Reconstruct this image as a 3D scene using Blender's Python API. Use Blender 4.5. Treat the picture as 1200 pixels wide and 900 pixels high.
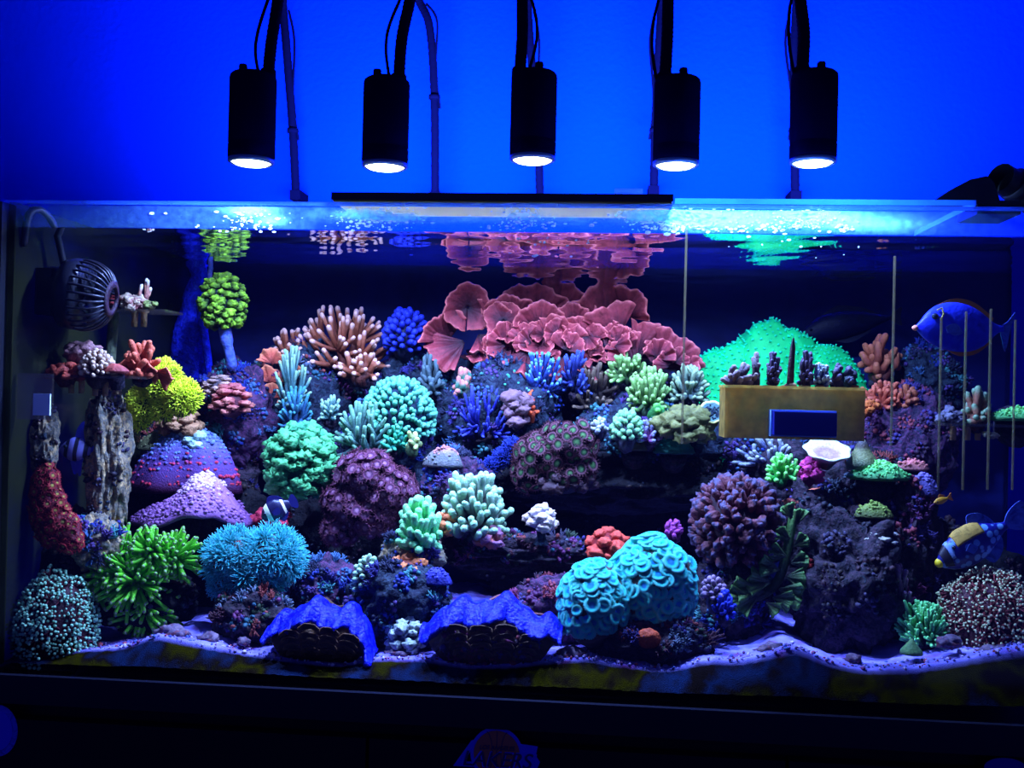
import bpy, bmesh, math, random
import numpy as np
from mathutils import Vector, Matrix, noise as mnoise

for o in list(bpy.data.objects):
    bpy.data.objects.remove(o, do_unlink=True)
SC = bpy.context.scene
COL = SC.collection

# ------------------------------------------------------------------ camera
F_PX = 1150.0
YAW, PITCH, ROLL = -0.0855, 0.0077, 0.0234
CAM = np.array([0.0, -1.1624, 0.360])
fwd = np.array([math.sin(YAW)*math.cos(PITCH), math.cos(YAW)*math.cos(PITCH), math.sin(PITCH)])
_r = np.array([math.cos(YAW), -math.sin(YAW), 0.0]); _u = np.cross(_r, fwd)
RIGHT = math.cos(ROLL)*_r + math.sin(ROLL)*_u
UP = -math.sin(ROLL)*_r + math.cos(ROLL)*_u
cd = bpy.data.cameras.new('camera'); cam = bpy.data.objects.new('camera', cd); COL.objects.link(cam)
cd.sensor_fit = 'HORIZONTAL'; cd.sensor_width = 36.0; cd.lens = 36.0*F_PX/1200.0
cd.clip_start = 0.01; cd.clip_end = 100
cam.matrix_world = Matrix(((RIGHT[0], UP[0], -fwd[0], CAM[0]), (RIGHT[1], UP[1], -fwd[1], CAM[1]),
                           (RIGHT[2], UP[2], -fwd[2], CAM[2]), (0, 0, 0, 1)))
SC.camera = cam

# ------------------------------------------------------------------ world, exposure
SC.view_settings.view_transform = 'Standard'
SC.view_settings.look = 'None'
SC.view_settings.gamma = 1.0
SC.view_settings.use_curve_mapping = False
SC.view_settings.exposure = 0.0
w = bpy.data.worlds.new('room_glow'); SC.world = w; w.use_nodes = True
bg = w.node_tree.nodes['Background']
bg.inputs['Color'].default_value = (0.05, 0.08, 1.0, 1); bg.inputs['Strength'].default_value = 0.19

LAMP_COL = (0.27, 0.42, 1.0)      # blue-white reef lamps
LAMP_W = 31.0                     # each pendant
WASH_W = 40.0                      # added unseen strip that washes the wall

# ------------------------------------------------------------------ pixel -> place
DS = 1.27       # layout depths below are stretched by this
def pt(px, py, y):
    if y > 0: y = y*DS
    d = fwd + (px-600.0)/F_PX*RIGHT + (450.0-py)/F_PX*UP
    s = (y-CAM[1])/d[1]
    return CAM + s*d
def mpp(px, py, y):
    p = pt(px, py, y); return float((p-CAM) @ fwd)/F_PX
def dep(py):
    return float(np.interp(py, [340, 400, 500, 600, 700, 780], [.38, .345, .265, .185, .105, .04]))

# ------------------------------------------------------------------ colour
def lin(c):
    c = c/255.0
    return c/12.92 if c <= .04045 else ((c+.055)/1.055)**2.4
AK = 1.0
def A(r, g, b, k=1.0):
    """paint colour that shows as (r,g,b) under the blue-white lamps"""
    o = []
    for c, l in zip((r, g, b), LAMP_COL):
        o.append(max(.002, min(.93, lin(c)/l**.82*k*AK)))
    return (o[0], o[1], o[2], 1.0)

MATS = {}
def newmat(name):
    m = bpy.data.materials.new(name); m.use_nodes = True
    return m, m.node_tree, m.node_tree.nodes['Principled BSDF']
def coral_mat(name, stops, var=.45, ns=110, rough=.6, bump=.75, bs=420, spec=.25, sheen=None, interp='EASE'):
    """stops: list of (pos, rgba) along the attribute t (base 0 .. tip 1)"""
    if name in MATS: return MATS[name]
    m, nt, b = newmat(name); N = nt.nodes; L = nt.links
    at = N.new('ShaderNodeAttribute'); at.attribute_name = 't'
    cr = N.new('ShaderNodeValToRGB'); cr.color_ramp.interpolation = interp
    el = cr.color_ramp.elements
    while len(el) < len(stops): el.new(.5)
    for e, (p, c) in zip(el, stops): e.position = p; e.color = c
    L.new(at.outputs['Fac'], cr.inputs[0])
    tc = N.new('ShaderNodeTexCoord')
    nz = N.new('ShaderNodeTexNoise'); nz.inputs['Scale'].default_value = ns; nz.inputs['Detail'].default_value = 6; nz.inputs['Roughness'].default_value = .65
    L.new(tc.outputs['Object'], nz.inputs['Vector'])
    r2 = N.new('ShaderNodeValToRGB')
    r2.color_ramp.elements[0].position = .3; r2.color_ramp.elements[1].position = .7
    lo, hi = 1-var, 1.0
    r2.color_ramp.elements[0].color = (lo, lo, lo, 1); r2.color_ramp.elements[1].color = (hi, hi, hi, 1)
    L.new(nz.outputs['Fac'], r2.inputs[0])
    mx = N.new('ShaderNodeMix'); mx.data_type = 'RGBA'; mx.blend_type = 'MULTIPLY'; mx.inputs[0].default_value = 1
    L.new(cr.outputs[0], mx.inputs[6]); L.new(r2.outputs[0], mx.inputs[7])
    L.new(mx.outputs[2], b.inputs['Base Color'])
    b.inputs['Roughness'].default_value = rough; b.inputs['Specular IOR Level'].default_value = spec
    if bump:
        n2 = N.new('ShaderNodeTexNoise'); n2.inputs['Scale'].default_value = bs; n2.inputs['Detail'].default_value = 3
        L.new(tc.outputs['Object'], n2.inputs['Vector'])
        bp = N.new('ShaderNodeBump'); bp.inputs['Strength'].default_value = bump; bp.inputs['Distance'].default_value = .002
        L.new(n2.outputs['Fac'], bp.inputs['Height']); L.new(bp.outputs[0], b.inputs['Normal'])
    MATS[name] = m; return m
def plain(name, col, rough=.5, metal=0., spec=.4, bump=0, bs=200):
    if name in MATS: return MATS[name]
    m, nt, b = newmat(name)
    b.inputs['Base Color'].default_value = col; b.inputs['Roughness'].default_value = rough
    b.inputs['Metallic'].default_value = metal; b.inputs['Specular IOR Level'].default_value = spec
    N = nt.nodes; L = nt.links
    nz = N.new('ShaderNodeTexNoise'); nz.inputs['Scale'].default_value = bs
    tc = N.new('ShaderNodeTexCoord'); L.new(tc.outputs['Object'], nz.inputs['Vector'])
    mr = N.new('ShaderNodeMapRange'); mr.inputs['To Min'].default_value = rough*.85; mr.inputs['To Max'].default_value = min(1, rough*1.15)
    L.new(nz.outputs['Fac'], mr.inputs['Value']); L.new(mr.outputs[0], b.inputs['Roughness'])
    if bump:
        bp = N.new('ShaderNodeBump'); bp.inputs['Strength'].default_value = bump; bp.inputs['Distance'].default_value = .002
        L.new(nz.outputs['Fac'], bp.inputs['Height']); L.new(bp.outputs[0], b.inputs['Normal'])
    MATS[name] = m; return m
def mottled(name, cols, scale=28, detail=7, bump=.7, bs=120, rough=.8, dist=.8, spec=.2):
    """blotchy stone or fish skin: several colours picked by noise"""
    if name in MATS: return MATS[name]
    m, nt, b = newmat(name); N = nt.nodes; L = nt.links
    tc = N.new('ShaderNodeTexCoord')
    nz = N.new('ShaderNodeTexNoise'); nz.inputs['Scale'].default_value = scale; nz.inputs['Detail'].default_value = detail
    nz.inputs['Roughness'].default_value = .65; nz.inputs['Distortion'].default_value = dist
    L.new(tc.outputs['Object'], nz.inputs['Vector'])
    cr = N.new('ShaderNodeValToRGB'); el = cr.color_ramp.elements
    n = len(cols)
    while len(el) < n: el.new(.5)
    for i, (e, c) in enumerate(zip(el, cols)): e.position = .27+.46*i/(n-1); e.color = c
    L.new(nz.outputs['Fac'], cr.inputs[0]); L.new(cr.outputs[0], b.inputs['Base Color'])
    b.inputs['Roughness'].default_value = rough; b.inputs['Specular IOR Level'].default_value = spec
    n2 = N.new('ShaderNodeTexNoise'); n2.inputs['Scale'].default_value = bs; n2.inputs['Detail'].default_value = 6
    L.new(tc.outputs['Object'], n2.inputs['Vector'])
    bp = N.new('ShaderNodeBump'); bp.inputs['Strength'].default_value = bump; bp.inputs['Distance'].default_value = .006
    L.new(n2.outputs['Fac'], bp.inputs['Height']); L.new(bp.outputs[0], b.inputs['Normal'])
    MATS[name] = m; return m
def clear(name, tint=(1, 1, 1, 1), gloss=.04, film=None, film_amt=0., scale=30, back=.5):
    """thin clear sheet: transparent + a little gloss, with an optional stained film"""
    if name in MATS: return MATS[name]
    m = bpy.data.materials.new(name); m.use_nodes = True; nt = m.node_tree; N = nt.nodes; L = nt.links
    for n in list(N): N.remove(n)
    out = N.new('ShaderNodeOutputMaterial')
    tr = N.new('ShaderNodeBsdfTransparent'); tr.inputs[0].default_value = tint
    gl = N.new('ShaderNodeBsdfGlossy'); gl.inputs['Roughness'].default_value = .05
    mx = N.new('ShaderNodeMixShader'); mx.inputs[0].default_value = gloss
    L.new(tr.outputs[0], mx.inputs[1]); L.new(gl.outputs[0], mx.inputs[2])
    last = mx
    if film:
        tc = N.new('ShaderNodeTexCoord')
        nz = N.new('ShaderNodeTexNoise'); nz.inputs['Scale'].default_value = scale; nz.inputs['Detail'].default_value = 6
        L.new(tc.outputs['Object'], nz.inputs['Vector'])
        mr = N.new('ShaderNodeMapRange'); mr.inputs['From Min'].default_value = .35; mr.inputs['From Max'].default_value = .7
        mr.inputs['To Min'].default_value = film_amt*.45; mr.inputs['To Max'].default_value = film_amt
        L.new(nz.outputs['Fac'], mr.inputs['Value'])
        d = N.new('ShaderNodeBsdfDiffuse'); d.inputs[0].default_value = film
        t2 = N.new('ShaderNodeBsdfTranslucent'); t2.inputs[0].default_value = film
        a = N.new('ShaderNodeMixShader'); a.inputs[0].default_value = back
        L.new(d.outputs[0], a.inputs[1]); L.new(t2.outputs[0], a.inputs[2])
        m2 = N.new('ShaderNodeMixShader'); L.new(mr.outputs[0], m2.inputs[0])
        L.new(mx.outputs[0], m2.inputs[1]); L.new(a.outputs[0], m2.inputs[2]); last = m2
    L.new(last.outputs[0], out.inputs[0])
    MATS[name] = m; return m

# ------------------------------------------------------------------ mesh builder
def unit(v):
    v = np.asarray(v, float); n = np.linalg.norm(v)
    return v/n if n > 1e-9 else np.array([0, 0, 1.0])
def frame_from(n, spin=0.):
    n = unit(n); a = np.array([0, 0, 1.0]) if abs(n[2]) < .9 else np.array([1.0, 0, 0])
    x = unit(np.cross(a, n)); y = np.cross(n, x)
    c, s = math.cos(spin), math.sin(spin)
    return np.stack([c*x+s*y, -s*x+c*y, n], 1)          # columns: local x, y, z
class MB:
    def __init__(self): self.V = []; self.F = []; self.T = []; self.n = 0
    def add(self, v, faces, t=0.):
        v = np.asarray(v, float).reshape(-1, 3)
        self.V.append(v)
        self.T.append(np.full(len(v), float(t)) if np.isscalar(t) else np.asarray(t, float))
        for f in faces:
            f = np.asarray(f, int)
            if f.size: self.F.append(f.reshape(-1, f.shape[-1])+self.n)
        self.n += len(v)
    def tube(self, P, R, n=7, t0=0., t1=1., cap=True, T=None, cap0=False):
        P = np.asarray(P, float); k = len(P)
        R = np.full(k, R) if np.isscalar(R) else np.asarray(R, float)
        tg = np.gradient(P, axis=0); tg /= np.maximum(np.linalg.norm(tg, axis=1, keepdims=True), 1e-9)
        tt = np.linspace(t0, t1, k) if T is None else np.asarray(T, float)
        if cap:                                            # rounded end
            e = P[-1]; d = tg[-1]; r = R[-1]
            P = np.vstack([P, e+d*r*.5, e+d*r*.86, e+d*r]); R = np.concatenate([R, [r*.87, r*.5, r*.05]])
            tg = np.vstack([tg, d, d, d]); tt = np.concatenate([tt, [tt[-1]]*3]); k += 3
        a = np.array([0.3, 0.2, 1.0]) if abs(tg[0][2]) < .8 else np.array([1.0, 0.1, 0.0])
        x = unit(np.cross(a, tg[0])); V = []
        an = np.arange(n)*2*math.pi/n; cs, sn = np.cos(an)[:, None], np.sin(an)[:, None]
        for i in range(k):
            x = unit(x-tg[i]*(x @ tg[i])); y = np.cross(tg[i], x)
            V.append(P[i]+R[i]*(cs*x+sn*y))
        V = np.vstack(V)
        i, j = np.meshgrid(np.arange(k-1), np.arange(n), indexing='ij'); j2 = (j+1) % n
        q = np.stack([i*n+j, i*n+j2, (i+1)*n+j2, (i+1)*n+j], -1).reshape(-1, 4)
        fs = [q]
        if cap0: fs.append(np.arange(n)[::-1].reshape(1, n))
        if not cap: fs.append((np.arange(n)+(k-1)*n).reshape(1, n))
        self.add(V, fs, np.repeat(tt, n))
    def box(self, lo, hi, t=0.):
        (a, b, c), (d, e, f) = lo, hi
        v = [(a,b,c),(d,b,c),(d,e,c),(a,e,c),(a,b,f),(d,b,f),(d,e,f),(a,e,f)]
        self.add(v, [[(0,3,2,1),(4,5,6,7),(0,1,5,4),(1,2,6,5),(2,3,7,6),(3,0,4,7)]], t)
    def lathe(self, prof, n=24, M=None, o=(0, 0, 0), t=0., rib=0, ribamp=0., close=True):
        prof = np.asarray(prof, float); k = len(prof)
        an = np.arange(n)*2*math.pi/n
        rr = prof[:, 0][:, None]*(1+ribamp*np.cos(rib*an)[None, :])
        V = np.stack([rr*np.cos(an), rr*np.sin(an), np.repeat(prof[:, 1][:, None], n, 1)], -1).reshape(-1, 3)
        if M is not None: V = V @ np.asarray(M).T
        V = V+np.asarray(o)
        i, j = np.meshgrid(np.arange(k-1), np.arange(n), indexing='ij'); j2 = (j+1) % n
        fs = [np.stack([i*n+j, i*n+j2, (i+1)*n+j2, (i+1)*n+j], -1).reshape(-1, 4)]
        if close: fs += [np.arange(n)[::-1].reshape(1, n), (np.arange(n)+(k-1)*n).reshape(1, n)]
        tt = np.full(k, t) if np.isscalar(t) else np.asarray(t, float)
        self.add(V, fs, np.repeat(tt, n))
    def sheet(self, G, th, T=None, wrap=False):
        """G (a,b,3) grid given a thickness"""
        a, b, _ = G.shape
        du = np.gradient(G, axis=0); dv = np.gradient(G, axis=1)
        nn = np.cross(du, dv); nn /= np.maximum(np.linalg.norm(nn, axis=2, keepdims=True), 1e-9)
        V = np.vstack([(G+nn*th/2).reshape(-1, 3), (G-nn*th/2).reshape(-1, 3)])
        T = np.zeros((a, b)) if T is None else T
        i, j = np.meshgrid(np.arange(a-1), np.arange(b-1), indexing='ij')
        q = np.stack([i*b+j, (i+1)*b+j, (i+1)*b+j+1, i*b+j+1], -1).reshape(-1, 4)
        m = a*b
        fs = [q, q[:, ::-1]+m]
        e = [np.arange(b-1), np.arange(b-1)+(a-1)*b]
        r1 = np.stack([e[0], e[0]+1, e[0]+1+m, e[0]+m], -1); r2 = np.stack([e[1]+1, e[1], e[1]+m, e[1]+1+m], -1)
        fs += [r1, r2]
        if not wrap:
            c = np.arange(a-1)*b
            fs += [np.stack([c+b, c, c+m, c+b+m], -1), np.stack([c+b-1, c+2*b-1, c+2*b-1+m, c+b-1+m], -1)]
        self.add(V, fs, np.concatenate([T.ravel(), T.ravel()]))
    def plate(self, out, th, y=0., t=0.):
        """polygon in XZ, thick along Y"""
        out = np.asarray(out, float); n = len(out)
        V = np.vstack([np.c_[out[:, 0], np.full(n, y-th/2), out[:, 1]], np.c_[out[:, 0], np.full(n, y+th/2), out[:, 1]]])
        i = np.arange(n); j = (i+1) % n
        self.add(V, [i.reshape(1, n), (i[::-1]+n).reshape(1, n), np.stack([j, i, i+n, j+n], -1)], t)
    def inst(self, tpl, Ms, Os, T=None):
        v, fs, t = tpl; k = len(Os)
        if k == 0: return
        V = np.einsum('kij,nj->kni', np.asarray(Ms), v)+np.asarray(Os)[:, None, :]
        off = (np.arange(k)*len(v))[:, None, None]
        tt = np.tile(t, k) if T is None else np.repeat(np.asarray(T, float), len(v))
        self.add(V.reshape(-1, 3), [(f[None]+off).reshape(-1, f.shape[1]) for f in fs], tt)
    def tpl(self):
        V = np.vstack(self.V); fs = {}
        for f in self.F: fs.setdefault(f.shape[1], []).append(f)
        return V, [np.vstack(x) for x in fs.values()], np.concatenate(self.T)
    def mesh(self, name, smooth=True):
        V = np.vstack(self.V); me = bpy.data.meshes.new(name)
        loops = np.concatenate([f.ravel() for f in self.F]); sizes = np.concatenate([np.full(len(f), f.shape[1]) for f in self.F])
        me.vertices.add(len(V)); me.vertices.foreach_set('co', V.astype(np.float32).ravel())
        me.loops.add(len(loops)); me.loops.foreach_set('vertex_index', loops.astype(np.int32))
        me.polygons.add(len(sizes)); st = np.concatenate([[0], np.cumsum(sizes)[:-1]])
        me.polygons.foreach_set('loop_start', st.astype(np.int32))
        me.polygons.foreach_set('use_smooth', np.full(len(sizes), smooth, dtype=bool))
        me.update(calc_edges=True)
        at = me.attributes.new('t', 'FLOAT', 'POINT'); at.data.foreach_set('value', np.concatenate(self.T).astype(np.float32))
        me.validate()
        return me
    def build(self, name, mat, parent=None, loc=None, smooth=True, kind=None, label=None):
        me = self.mesh(name, smooth); me.materials.append(mat)
        return link(name, me, parent, loc, kind, label)
def link(name, me, parent=None, loc=None, kind=None, label=None, M=None):
    o = bpy.data.objects.new(name, me); COL.objects.link(o)
    if parent is not None: o.parent = parent
    if M is not None:
        m4 = Matrix.Identity(4)
        for i in range(3):
            for j in range(3): m4[i][j] = M[i][j]
        if loc is not None: m4.translation = Vector(loc)
        o.matrix_basis = m4
    elif loc is not None: o.location = Vector(loc)
    if kind: o['kind'] = kind
    if label: o['label'] = label
    return o
def thing(name, label, cat, loc=(0, 0, 0), group=None):
    o = bpy.data.objects.new(name, None); COL.objects.link(o); o.location = Vector(loc); o.empty_display_size = .02
    o['label'] = label; o['category'] = cat
    if group: o['group'] = group
    return o
def tag(o, label=None, cat=None, group=None, kind=None):
    if label: o['label'] = label
    if cat: o['category'] = cat
    if group: o['group'] = group
    if kind: o['kind'] = kind
    return o
_ico = {}
def ico(s):
    if s not in _ico:
        bm = bmesh.new(); bmesh.ops.create_icosphere(bm, subdivisions=s, radius=1)
        v = np.array([x.co[:] for x in bm.verts]); f = np.array([[x.index for x in p.verts] for p in bm.faces]); bm.free()
        _ico[s] = (v, f)
    return _ico[s]
def fbm(P, sc, seed=0, oct=4):
    o = Vector((seed*7.13, seed*3.7, seed*1.9))
    return np.array([mnoise.fractal(Vector(p)*sc+o, 1.0, 2.0, oct, noise_basis='PERLIN_ORIGINAL') for p in P])
def blob(mb, c, r, seed=0, s=3, amp=.2, sc=1.3, t=0., oct=4, ridge=0.):
    """noisy ellipsoid; t may be 'z' (height) """
    v, f = ico(s); d = fbm(v, sc, seed, oct)
    if ridge: d = d*(1-ridge)+ridge*(.35-np.abs(fbm(v, sc*1.7, seed+5, 3))*1.5)
    r = np.asarray(r, float)*np.ones(3)
    V = v*(1+amp*d)[:, None]*r+np.asarray(c)
    tt = (v[:, 2]+1)/2 if t == 'z' else (np.clip(.5+d*.7, 0, 1) if t == 'n' else t)
    mb.add(V, [f], tt)
    nn = v/r; nn /= np.linalg.norm(nn, axis=1, keepdims=True)
    return V, nn
def fib(n, zmin=-1.):
    i = np.arange(n)+.5; z = 1-(1-zmin)*i/n
    ph = i*math.pi*(3-math.sqrt(5)); r = np.sqrt(np.maximum(0, 1-z*z))
    return np.stack([r*np.cos(ph), r*np.sin(ph), z], 1)
# ================================================================== room shell
XL, XR, YB, ZW, ZRIM = -0.733, 0.700, 0.570, 0.550, 0.5815
def struct(name, mb, mat, smooth=False): return tag(mb.build(name, mat, smooth=smooth), kind='structure')
m, nt, b = newmat('blue_wall_paint'); MATS['wall'] = m
tc = nt.nodes.new('ShaderNodeTexCoord'); nz = nt.nodes.new('ShaderNodeTexNoise'); nz.inputs['Scale'].default_value = 90; nz.inputs['Detail'].default_value = 5
nt.links.new(tc.outputs['Object'], nz.inputs['Vector'])
bp = nt.nodes.new('ShaderNodeBump'); bp.inputs['Strength'].default_value = .35; bp.inputs['Distance'].default_value = .004
nt.links.new(nz.outputs['Fac'], bp.inputs['Height']); nt.links.new(bp.outputs[0], b.inputs['Normal'])
b.inputs['Base Color'].default_value = (.0003, .015, .86, 1); b.inputs['Roughness'].default_value = .8; b.inputs['Specular IOR Level'].default_value = 0.0
mb = MB(); mb.box((-3.2, .70, -.78), (2.8, .80, 1.75)); struct('wall_back', mb, MATS['wall'])
mb = MB(); mb.box((-3.2, -3.0, -.83), (2.8, .80, -.78)); struct('floor', mb, plain('floor_boards', (.05, .035, .03, 1), .5))
# ================================================================== cabinet
black = plain('black_laminate', (.006, .006, .012, 1), .45, spec=.25)
blackp = plain('black_plastic', (.012, .012, .02, 1), .35, spec=.35)
cab = thing('aquarium_cabinet', 'black aquarium cabinet under the tank, with stickers on its front', 'cabinet', (0, 0, -.78))
mb = MB(); mb.box((XL-.02, .004, 0), (XR+.02, YB+.01, .745)); mb.build('carcass', black, cab, smooth=False)
for i in range(3):
    a = XL-.015+i*(XR-XL+.03)/3; mb = MB(); mb.box((a+.002, -.014, .03), (a+(XR-XL+.03)/3-.002, .004, .725)); d = mb.build('door', black, cab, smooth=False)
    mb = MB(); mb.tube([(a+.42, -.016, .60), (a+.42, -.034, .60), (a+.42, -.034, .48), (a+.42, -.016, .48)], .005, 8); mb.build('handle', blackp, d)
# ================================================================== tank
tank = thing('aquarium', 'rimless glass aquarium full of corals, standing on the black cabinet', 'aquarium', (0, 0, -.035))
OZ = .035
glass = clear('aquarium_glass', (.97, .985, 1, 1), .03)
algae_glass = clear('algae_glass', (.9, .95, .95, 1), .03, A(26, 34, 26), .95, 9)
navy = mottled('navy_back_film', [(.004, .006, .075, 1), (.006, .01, .12, 1), (.004, .005, .06, 1)], 6, 4, .1, 60, .6)
mb = MB(); mb.box((XL, -.010, 0+OZ), (XR, -.001, ZRIM+OZ)); mb.build('front_pane', glass, tank, smooth=False)
mb = MB(); mb.box((XL, 0, 0+OZ), (XL+.008, YB, ZRIM+OZ)); mb.build('side_pane', algae_glass, tank, smooth=False)
mb = MB(); mb.box((XR-.008, 0, 0+OZ), (XR, YB, ZRIM+OZ)); mb.build('side_pane', glass, tank, smooth=False)
mb = MB(); mb.box((XL, YB, 0+OZ), (XR, YB+.010, ZRIM+OZ)); mb.build('back_pane', navy, tank, smooth=False, label='navy blue backed rear glass')
mb = MB(); mb.box((XL, -.010, 0), (XR, YB+.01, .008)); mb.build('bottom_pane', blackp, tank, smooth=False)
mb = MB()
mb.box((XL-.006, -.018, 0), (XR+.006, -.0105, .0345)); mb.box((XL-.006, YB+.0105, 0), (XR+.006, YB+.018, .0345))
mb.box((XL-.006, -.018, 0), (XL-.0005, YB+.018, .0345)); mb.box((XR+.0005, -.018, 0), (XR+.006, YB+.018, .0345))
mb.build('bottom_trim', plain('trim_plastic', (.01, .01, .02, 1), .25, spec=.5), tank, smooth=False)
mb = MB(); mb.box((XL-.03, -.014, .004+OZ), (XL-.0005, .016, ZRIM-.002+OZ)); mb.build('corner_post', blackp, tank, smooth=False)
edge = clear('lit_glass_edge', (.5, .7, 1, 1), .1, (.12, .35, .95, 1), .55, 14)
mb = MB(); mb.box((XL, -.0105, ZRIM-.0025+OZ), (XR, -.0005, ZRIM+.0005+OZ)); mb.build('rim_edge', edge, tank, smooth=False)
# lamp glows painted as cyan film above the water, salt drops clustered there
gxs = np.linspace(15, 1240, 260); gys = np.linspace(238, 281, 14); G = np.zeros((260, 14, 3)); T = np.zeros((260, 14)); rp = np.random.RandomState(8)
GLOWS = [(295, 246, 22, 6, .7), (318, 258, 14, 5, .4), (425, 251, 30, 6, 1.), (470, 255, 30, 5, .8), (545, 257, 30, 4, .3), (612, 253, 26, 6, .6), (668, 258, 30, 5, .35), (745, 253, 26, 6, .8), (785, 251, 30, 8, 1.2), (826, 257, 30, 8, .9), (880, 255, 45, 10, .6), (945, 246, 24, 9, 1.3), (985, 258, 30, 8, .5), (1040, 262, 40, 8, .3)]  # painted glow spots: centre, spread, strength
for i, gx_ in enumerate(gxs):
    z0, z1 = ZW+.0008, ZRIM-.0035
    for j in range(14):
        x_ = pt(gx_, 258, .0008)[0]; z_ = z0+(z1-z0)*j/13; G[i, j] = (x_, .0008, z_+OZ)
        d_ = np.array([x_, .0008, z_])-CAM; py_ = 450-F_PX*(d_ @ UP)/(d_ @ fwd)
        T[i, j] = .03+sum(a_*math.exp(-((gx_-cx_)/sx_)**2-((py_-cy_)/sy_)**2) for cx_, cy_, sx_, sy_, a_ in GLOWS)
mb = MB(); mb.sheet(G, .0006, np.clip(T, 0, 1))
m = clear('glow_film', (1, 1, 1, 1), 0., (.30, .86, 1.0, 1), 1., 140, back=.95); nt = m.node_tree
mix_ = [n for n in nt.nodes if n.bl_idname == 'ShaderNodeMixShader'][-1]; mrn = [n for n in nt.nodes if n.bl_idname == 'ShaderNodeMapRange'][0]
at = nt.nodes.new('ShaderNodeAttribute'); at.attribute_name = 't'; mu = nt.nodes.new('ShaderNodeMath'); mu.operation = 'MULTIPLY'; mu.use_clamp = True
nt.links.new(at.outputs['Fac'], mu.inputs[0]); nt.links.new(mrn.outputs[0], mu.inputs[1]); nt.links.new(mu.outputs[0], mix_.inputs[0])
mb.build('glow_film', m, tank)
rnd = random.Random(4); v, f = ico(1); Ms = []; Os = []
def drop(px, py, r):
    p = pt(px, py, .002); Ms.append(np.diag([r*rnd.uniform(.9, 1.9), r*.5, r*rnd.uniform(.6, 1)])); Os.append(p-np.array([0, 0, -OZ]))
for px, py, k in ((178, 250, 3), (194, 250, 2)): drop(px, py, .0022*k/2)
for _ in range(50):
    px = rnd.choice([rnd.gauss(300, 40), rnd.gauss(620, 40), rnd.gauss(850, 70), rnd.gauss(900, 60), rnd.gauss(960, 30)])
    drop(px, rnd.uniform(246, 272), rnd.choice([.0006, .001, .0016, .0024]))
for _ in range(60): drop(rnd.uniform(740, 1000), rnd.gauss(268, 3), rnd.choice([.001, .0018, .0026]))
for _ in range(40): drop(rnd.choice([rnd.uniform(210, 330), rnd.uniform(560, 660), rnd.uniform(760, 830)]), rnd.gauss(267, 2), rnd.choice([.001, .0018]))
for cx_, sg, n_ in ((295, 14, 50), (440, 26, 170), (612, 18, 90), (785, 28, 260), (860, 50, 90), (945, 16, 170)):  # drops massed near the lamps to stand for their glow
    for _ in range(n_): drop(rnd.gauss(cx_, sg), rnd.choice([rnd.gauss(254, 5), rnd.gauss(262, 4), rnd.uniform(242, 268)]), rnd.choice([.0006, .0009, .0013, .0018]))
for _ in range(26): drop(rnd.choice([rnd.uniform(590, 690), rnd.uniform(850, 1010)]), rnd.uniform(276, 302), rnd.choice([.0008, .0013, .002]))
mb = MB(); mb.inst((v, [f], np.zeros(len(v))), Ms, Os); mb.build('salt_glow_drops', clear('salt_glow_white', (1, 1, 1, 1), .0, (.9, .97, 1, 1), 1., 80, back=.9), tank, kind='stuff')
# water surface: mirror at grazing angles, clear when looked through steeply
m = bpy.data.materials.new('water_surface'); m.use_nodes = True; nt = m.node_tree; N = nt.nodes; L = nt.links
for n in list(N): N.remove(n)
out = N.new('ShaderNodeOutputMaterial'); tr = N.new('ShaderNodeBsdfTransparent'); tr.inputs[0].default_value = (.97, .99, 1, 1)
gl = N.new('ShaderNodeBsdfGlossy'); gl.inputs['Roughness'].default_value = .03; gl.inputs['Color'].default_value = (.95, .97, 1, 1)
lw = N.new('ShaderNodeLayerWeight'); lw.inputs['Blend'].default_value = .5
mr = N.new('ShaderNodeMapRange'); mr.interpolation_type = 'SMOOTHSTEP'
mr.inputs['From Min'].default_value = .52; mr.inputs['From Max'].default_value = .78; mr.inputs['To Min'].default_value = .03; mr.inputs['To Max'].default_value = .97
mx = N.new('ShaderNodeMixShader'); L.new(lw.outputs['Facing'], mr.inputs['Value']); L.new(mr.outputs[0], mx.inputs[0])
L.new(tr.outputs[0], mx.inputs[1]); L.new(gl.outputs[0], mx.inputs[2]); L.new(mx.outputs[0], out.inputs[0])
nx, ny = 420, 150
X, Y = np.meshgrid(np.linspace(XL+.009, XR-.009, nx), np.linspace(.0015, YB-.001, ny))
rs = np.random.RandomState(3); Z = np.full(X.shape, ZW)
for _ in range(26):
    lam = rs.uniform(.025, .12); a = rs.uniform(-.9, .9)+math.pi/2; k = 2*math.pi/lam
    Z += .00006*lam/.08*np.sin(k*(math.cos(a)*X*1.2+math.sin(a)*Y)+rs.uniform(0, 6.28))
Z = Z-Y*(.017+.024*np.exp(-((X-.20)/.17)**2))      # slope added so the surface mirrors more of the green mound
i, j = np.meshgrid(np.arange(ny-1), np.arange(nx-1), indexing='ij')
mb = MB(); mb.add(np.stack([X, Y, Z], -1), [np.stack([i*nx+j, i*nx+j+1, (i+1)*nx+j+1, (i+1)*nx+j], -1).reshape(-1, 4)])
tag(mb.build('water_surface', m), 'rippled water surface filling the aquarium nearly to its rim', 'water', kind='stuff')
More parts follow.
